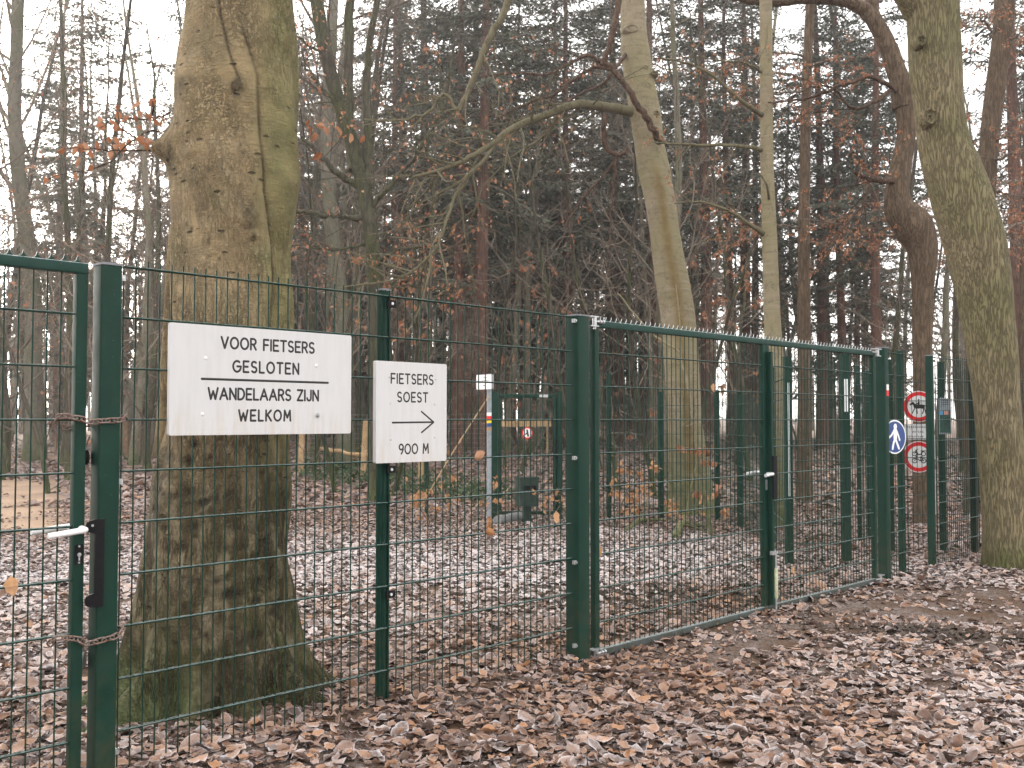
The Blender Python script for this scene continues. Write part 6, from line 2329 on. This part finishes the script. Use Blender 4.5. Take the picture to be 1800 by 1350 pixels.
# ------------------------------------------------------------------ small things on the forest floor
def post_thing(name, label, cat, px, py_top, py_base, w, mat, dx=0.0, group=None):
    Y = F * CAMZ / (py_base - 738.0)
    Y = min(Y, 30)
    b = W(px, 738, Y)
    b[2] = float(gz(b[0], b[1]))
    top = W(px + dx, py_top, Y)
    g = Geo()
    ww = w / F * Y
    h = top[2] - b[2]
    g.prism(rrect(ww, ww, ww * 0.12, 2), 0, 1)
    V = np.vstack(g.V)
    z = V[:, 2].copy()
    V[:, 2] = -0.15 + (h + 0.15) * z
    V[:, 0] += (top[0] - b[0]) * z
    V[:, 2] += (z > 0.5) * (V[:, 0] * 0.3)
    g.V = [V]
    o = g.build(name, mat)
    o.location = tuple(b)
    o.rotation_euler = (0, 0, 0.0)
    return tag(o, label, cat, group)


for px, yt, yb, w, mat, dx, lab in ((116, 748, 817, 7, WOOD, 1, 'pale wooden stake behind the left gate stile'), (223, 742, 822, 8, WOODD, -1, 'brown wooden stake right of the chained post'), (245, 752, 792, 4, WOODD, 1, 'short thin stake left of the old beech'), (51, 766, 800, 3, WOOD, 0, 'tiny stake behind the left gate, near the thick trunk'),
                                    (98, 768, 800, 3, WOODD, 1, 'tiny dark stake behind the left gate stile'), (529, 762, 840, 9, WOOD, 2, 'pale stake just right of the old beech below the large board'), (543, 762, 786, 5, WOODD, 0, 'small brown stake beside the pale one below the board'), (557, 790, 838, 5, WOOD, 0, 'low pale post carrying the fallen rail'),
                                    (638, 740, 848, 9, WOOD, 5, 'tapered pale stake between the two white signs'), (654, 640, 790, 8, WOODD, 0, 'tall brown stake left of the arrow sign post'), (666, 815, 850, 6, WOOD, 0, 'low pale stake at the left of the arrow sign post'), (740, 812, 860, 9, WOOD, 0, 'brown stake under the arrow sign'),
                                    (878, 742, 905, 6, WOOD, 0, 'pale post at the left end of the wooden beam'), (963, 742, 800, 5, WOOD, 0, 'pale post at the right end of the wooden beam')):
    post_thing('wooden_stake', lab, 'stake', px, yt, yb, w, mat, dx, 'wooden stakes behind the fence')
o = post_thing('green_stake', 'short dark green post under the arrow sign', 'post', 750, 812, 900, 6, GREEN_B)


def rail(name, label, a, b, r, mat, cat='rail'):
    g = Geo()
    P = np.linspace(W(*a), W(*b), 8)
    P[1:-1] += rng.normal(0, r * 0.25, (6, 3))
    g.tube(P, np.linspace(r, r * 0.8, 8), 8)
    o = g.build(name, mat)
    return tag(o, label, cat)


rail('rail', 'fallen pale rail resting on the low post below the board', (555, 790, 24), (658, 800, 23), 0.05, WOOD)
rail('rail', 'thin stick leaning against the tapered stake', (571, 835, 24.5), (636, 799, 23), 0.03, WOODD, 'stick')
g = Geo()
a, b = W(876, 745.5, 16.2), W(969, 744.5, 16.2)
n = 24
for i in range(n):
    p = a + (b - a) * (i + .5) / n
    g.box(p, ((b - a)[0] / n * 0.93, 0.05 + 0.012 * (i % 3), 0.088 + 0.006 * (i % 2)))
o = g.build('wooden_beam', WOOD)
tag(o, 'pale ribbed wooden beam seen through the small rear gate', 'beam')
# wire netting between the stakes
g = Geo()
na, nb = W(520, 738, 25), W(870, 738, 25)
for z in np.arange(0.15, 1.35, 0.12):
    P = np.array([(na[0] + (nb[0] - na[0]) * f, 25.0, z + 0.02 * sin(9 * f) + float(gz(0, 25))) for f in np.linspace(0, 1, 14)])
    g.tube(P, 0.004, 4, cap=False)
for x in np.arange(na[0], nb[0], 0.16):
    g.tube([(x, 25, 0.1 + float(gz(0, 25))), (x + rng.normal(0, .01), 25, 1.35 + float(gz(0, 25)))], 0.003, 4, cap=False)
o = g.build('wire_netting', WIREG)
tag(o, 'slack grey wire netting stretched behind the two white signs', 'netting')

# green litter bin and grey block at the rear gate
b = W(926, 738, 13.5)
b[2] = float(gz(b[0], b[1]))
bn = thing('litter_bin', 'dark green box bin on a post before the rear gate', 'bin', b, 0.35)
g = Geo()
g.prism(rrect(0.10, 0.10, 0.01), -0.2, 0.62)
g.build('post', BINGREEN, bn)
g = Geo()
g.prism(rrect(0.27, 0.22, 0.02), 0.24, 0.60)
g.build('box', BINGREEN, bn)
g = Geo()
g.prism(rrect(0.29, 0.24, 0.02), 0.60, 0.632)
g.build('lid', BINGREEN, bn)
g = Geo()
g.box((0.0, -0.113, 0.49), (0.19, 0.006, 0.06))
g.build('slot', BLACKP, bn)
g = Geo()
P = np.linspace(W(874, 895, 13.4), W(914, 890, 13.9), 8)
P[:, 2] = [float(gz(q[0], q[1])) + 0.06 for q in P]
g.tube(P, 0.07, 10)
o = g.build('fallen_log', STONE)
tag(o, 'short grey log lying at the foot of the rear gate', 'log')


# fallen branches and ivy
def fallen(label, pts, r, mat, seed):
    r_ = np.random.default_rng(seed)
    g = Geo()
    P = smoothpoly([np.array([*W(px, 738, F * CAMZ / (py - 738))[:2], h]) for px, py, h in pts], 20)
    P[:, 2] += [float(gz(q[0], q[1])) for q in P]
    g.tube(P, np.linspace(r, r * 0.4, 20), 7, rmf=True)
    twigs_along(g, P, r_, 5, 0.5, r * 0.3, 3, None)
    o = g.build('fallen_branch', mat)
    tag(o, label, 'branch')


fallen('frosted fallen branch before the beech foot', [(1100, 935, 0.03), (1125, 925, 0.10), (1150, 918, 0.06), (1190, 915, 0.02)], 0.03, BARK_MID, 61)
fallen('broken log end sticking up near the young tree', [(1186, 948, 0.02), (1196, 938, 0.13), (1210, 930, 0.10), (1240, 928, 0.04)], 0.05, BARK_MID, 62)
fallen('dark branch lying across the litter behind the gate', [(1080, 905, 0.02), (1140, 898, 0.05), (1230, 892, 0.05)], 0.022, DEADWOOD, 63)
fallen('thin branch on the ground behind the right gate half', [(1400, 960, 0.02), (1440, 945, 0.06), (1475, 950, 0.02)], 0.02, DEADWOOD, 64)

g = Geo()
r_ = np.random.default_rng(90)
pos = []
for cx, cy, sx, sy, n in ((560, 838, 40, 8, 420), (620, 845, 50, 8, 520), (700, 850, 45, 7, 380), (780, 868, 60, 9, 520), (850, 880, 30, 8, 200), (1230, 850, 20, 12, 120), (275, 820, 20, 5, 120), (220, 826, 16, 4, 60)):
    for _ in range(n):
        px, py = r_.normal(cx, sx), r_.normal(cy, sy)
        Y = F * CAMZ / (max(py, 790) - 738)
        p = W(px, 738, Y)
        pos.append((p[0], p[1], float(gz(p[0], p[1])) + abs(r_.normal(0, 0.09)) + 0.03))
hang_leaves(g, pos, r_.uniform(0.07, 0.14, len(pos)), r_, 0.0)
o = g.build('ivy_patch', IVY, kind='stuff', angle=0)
o['label'] = 'low green ivy creeping over the litter beneath the two signs'


# withered leaves caught in the mesh, each a thing of its own
def caught(label, px, py, size, rot, mat=ORANGE, sd=0):
    t, z = onfence(px, py, -0.012)
    V, Q, E = leaf_proto(7, 5, 950 + sd, 0.5, 0.04)
    g = Geo()
    g.add(np.stack([V[:, 0], V[:, 2] * 0.6, V[:, 1]], -1) * size, Q, tint=0.0)
    o = g.build('caught_leaf', mat, angle=0)
    o.location = fpt(t, -0.014, z)
    o.rotation_euler = (0, R(rot), FANG)
    tag(o, label, 'leaf')


caught('orange leaf caught in the far left gate mesh', 20, 1030, 0.075, 80, TAN, 1)
caught('orange leaf caught in the mesh above the gate middle', 1254, 682, 0.065, 85, TAN, 2)
caught('brown leaf caught low in the left gate leaf mesh', 1053, 970, 0.070, 95, TAN, 3)
caught('brown leaf caught in the panel near the thick post', 978, 910, 0.075, 85, TAN, 4)
caught('brown leaf caught in the panel below the grey pole', 862, 935, 0.075, 20, TAN, 5)
caught('dark orange leaf wedged beside the grey sign pole', 843, 800, 0.085, -20, ORANGE, 6)
caught('orange leaf caught low in the right gate half', 1395, 1002, 0.070, 80, TAN, 7)

# ------------------------------------------------------------------ winter air between the trunks
g = Geo()
g.box((0, 60, 14.0), (260, 200, 32.4))
haze = g.build('haze', None, kind='stuff', smooth=False)
haze['label'] = 'pale winter haze hanging between the trees'
hm = bpy.data.materials.new('haze_air')
hm.use_nodes = True
ht = hm.node_tree
ht.nodes.clear()
ho = ht.nodes.new('ShaderNodeOutputMaterial')
hv = ht.nodes.new('ShaderNodeVolumePrincipled')
hv.inputs['Color'].default_value = (0.9, 0.9, 0.92, 1)
hv.inputs['Density'].default_value = HAZE
hv.inputs['Anisotropy'].default_value = 0.6
ht.links.new(hv.outputs[0], ho.inputs['Volume'])
haze.data.materials.append(hm)
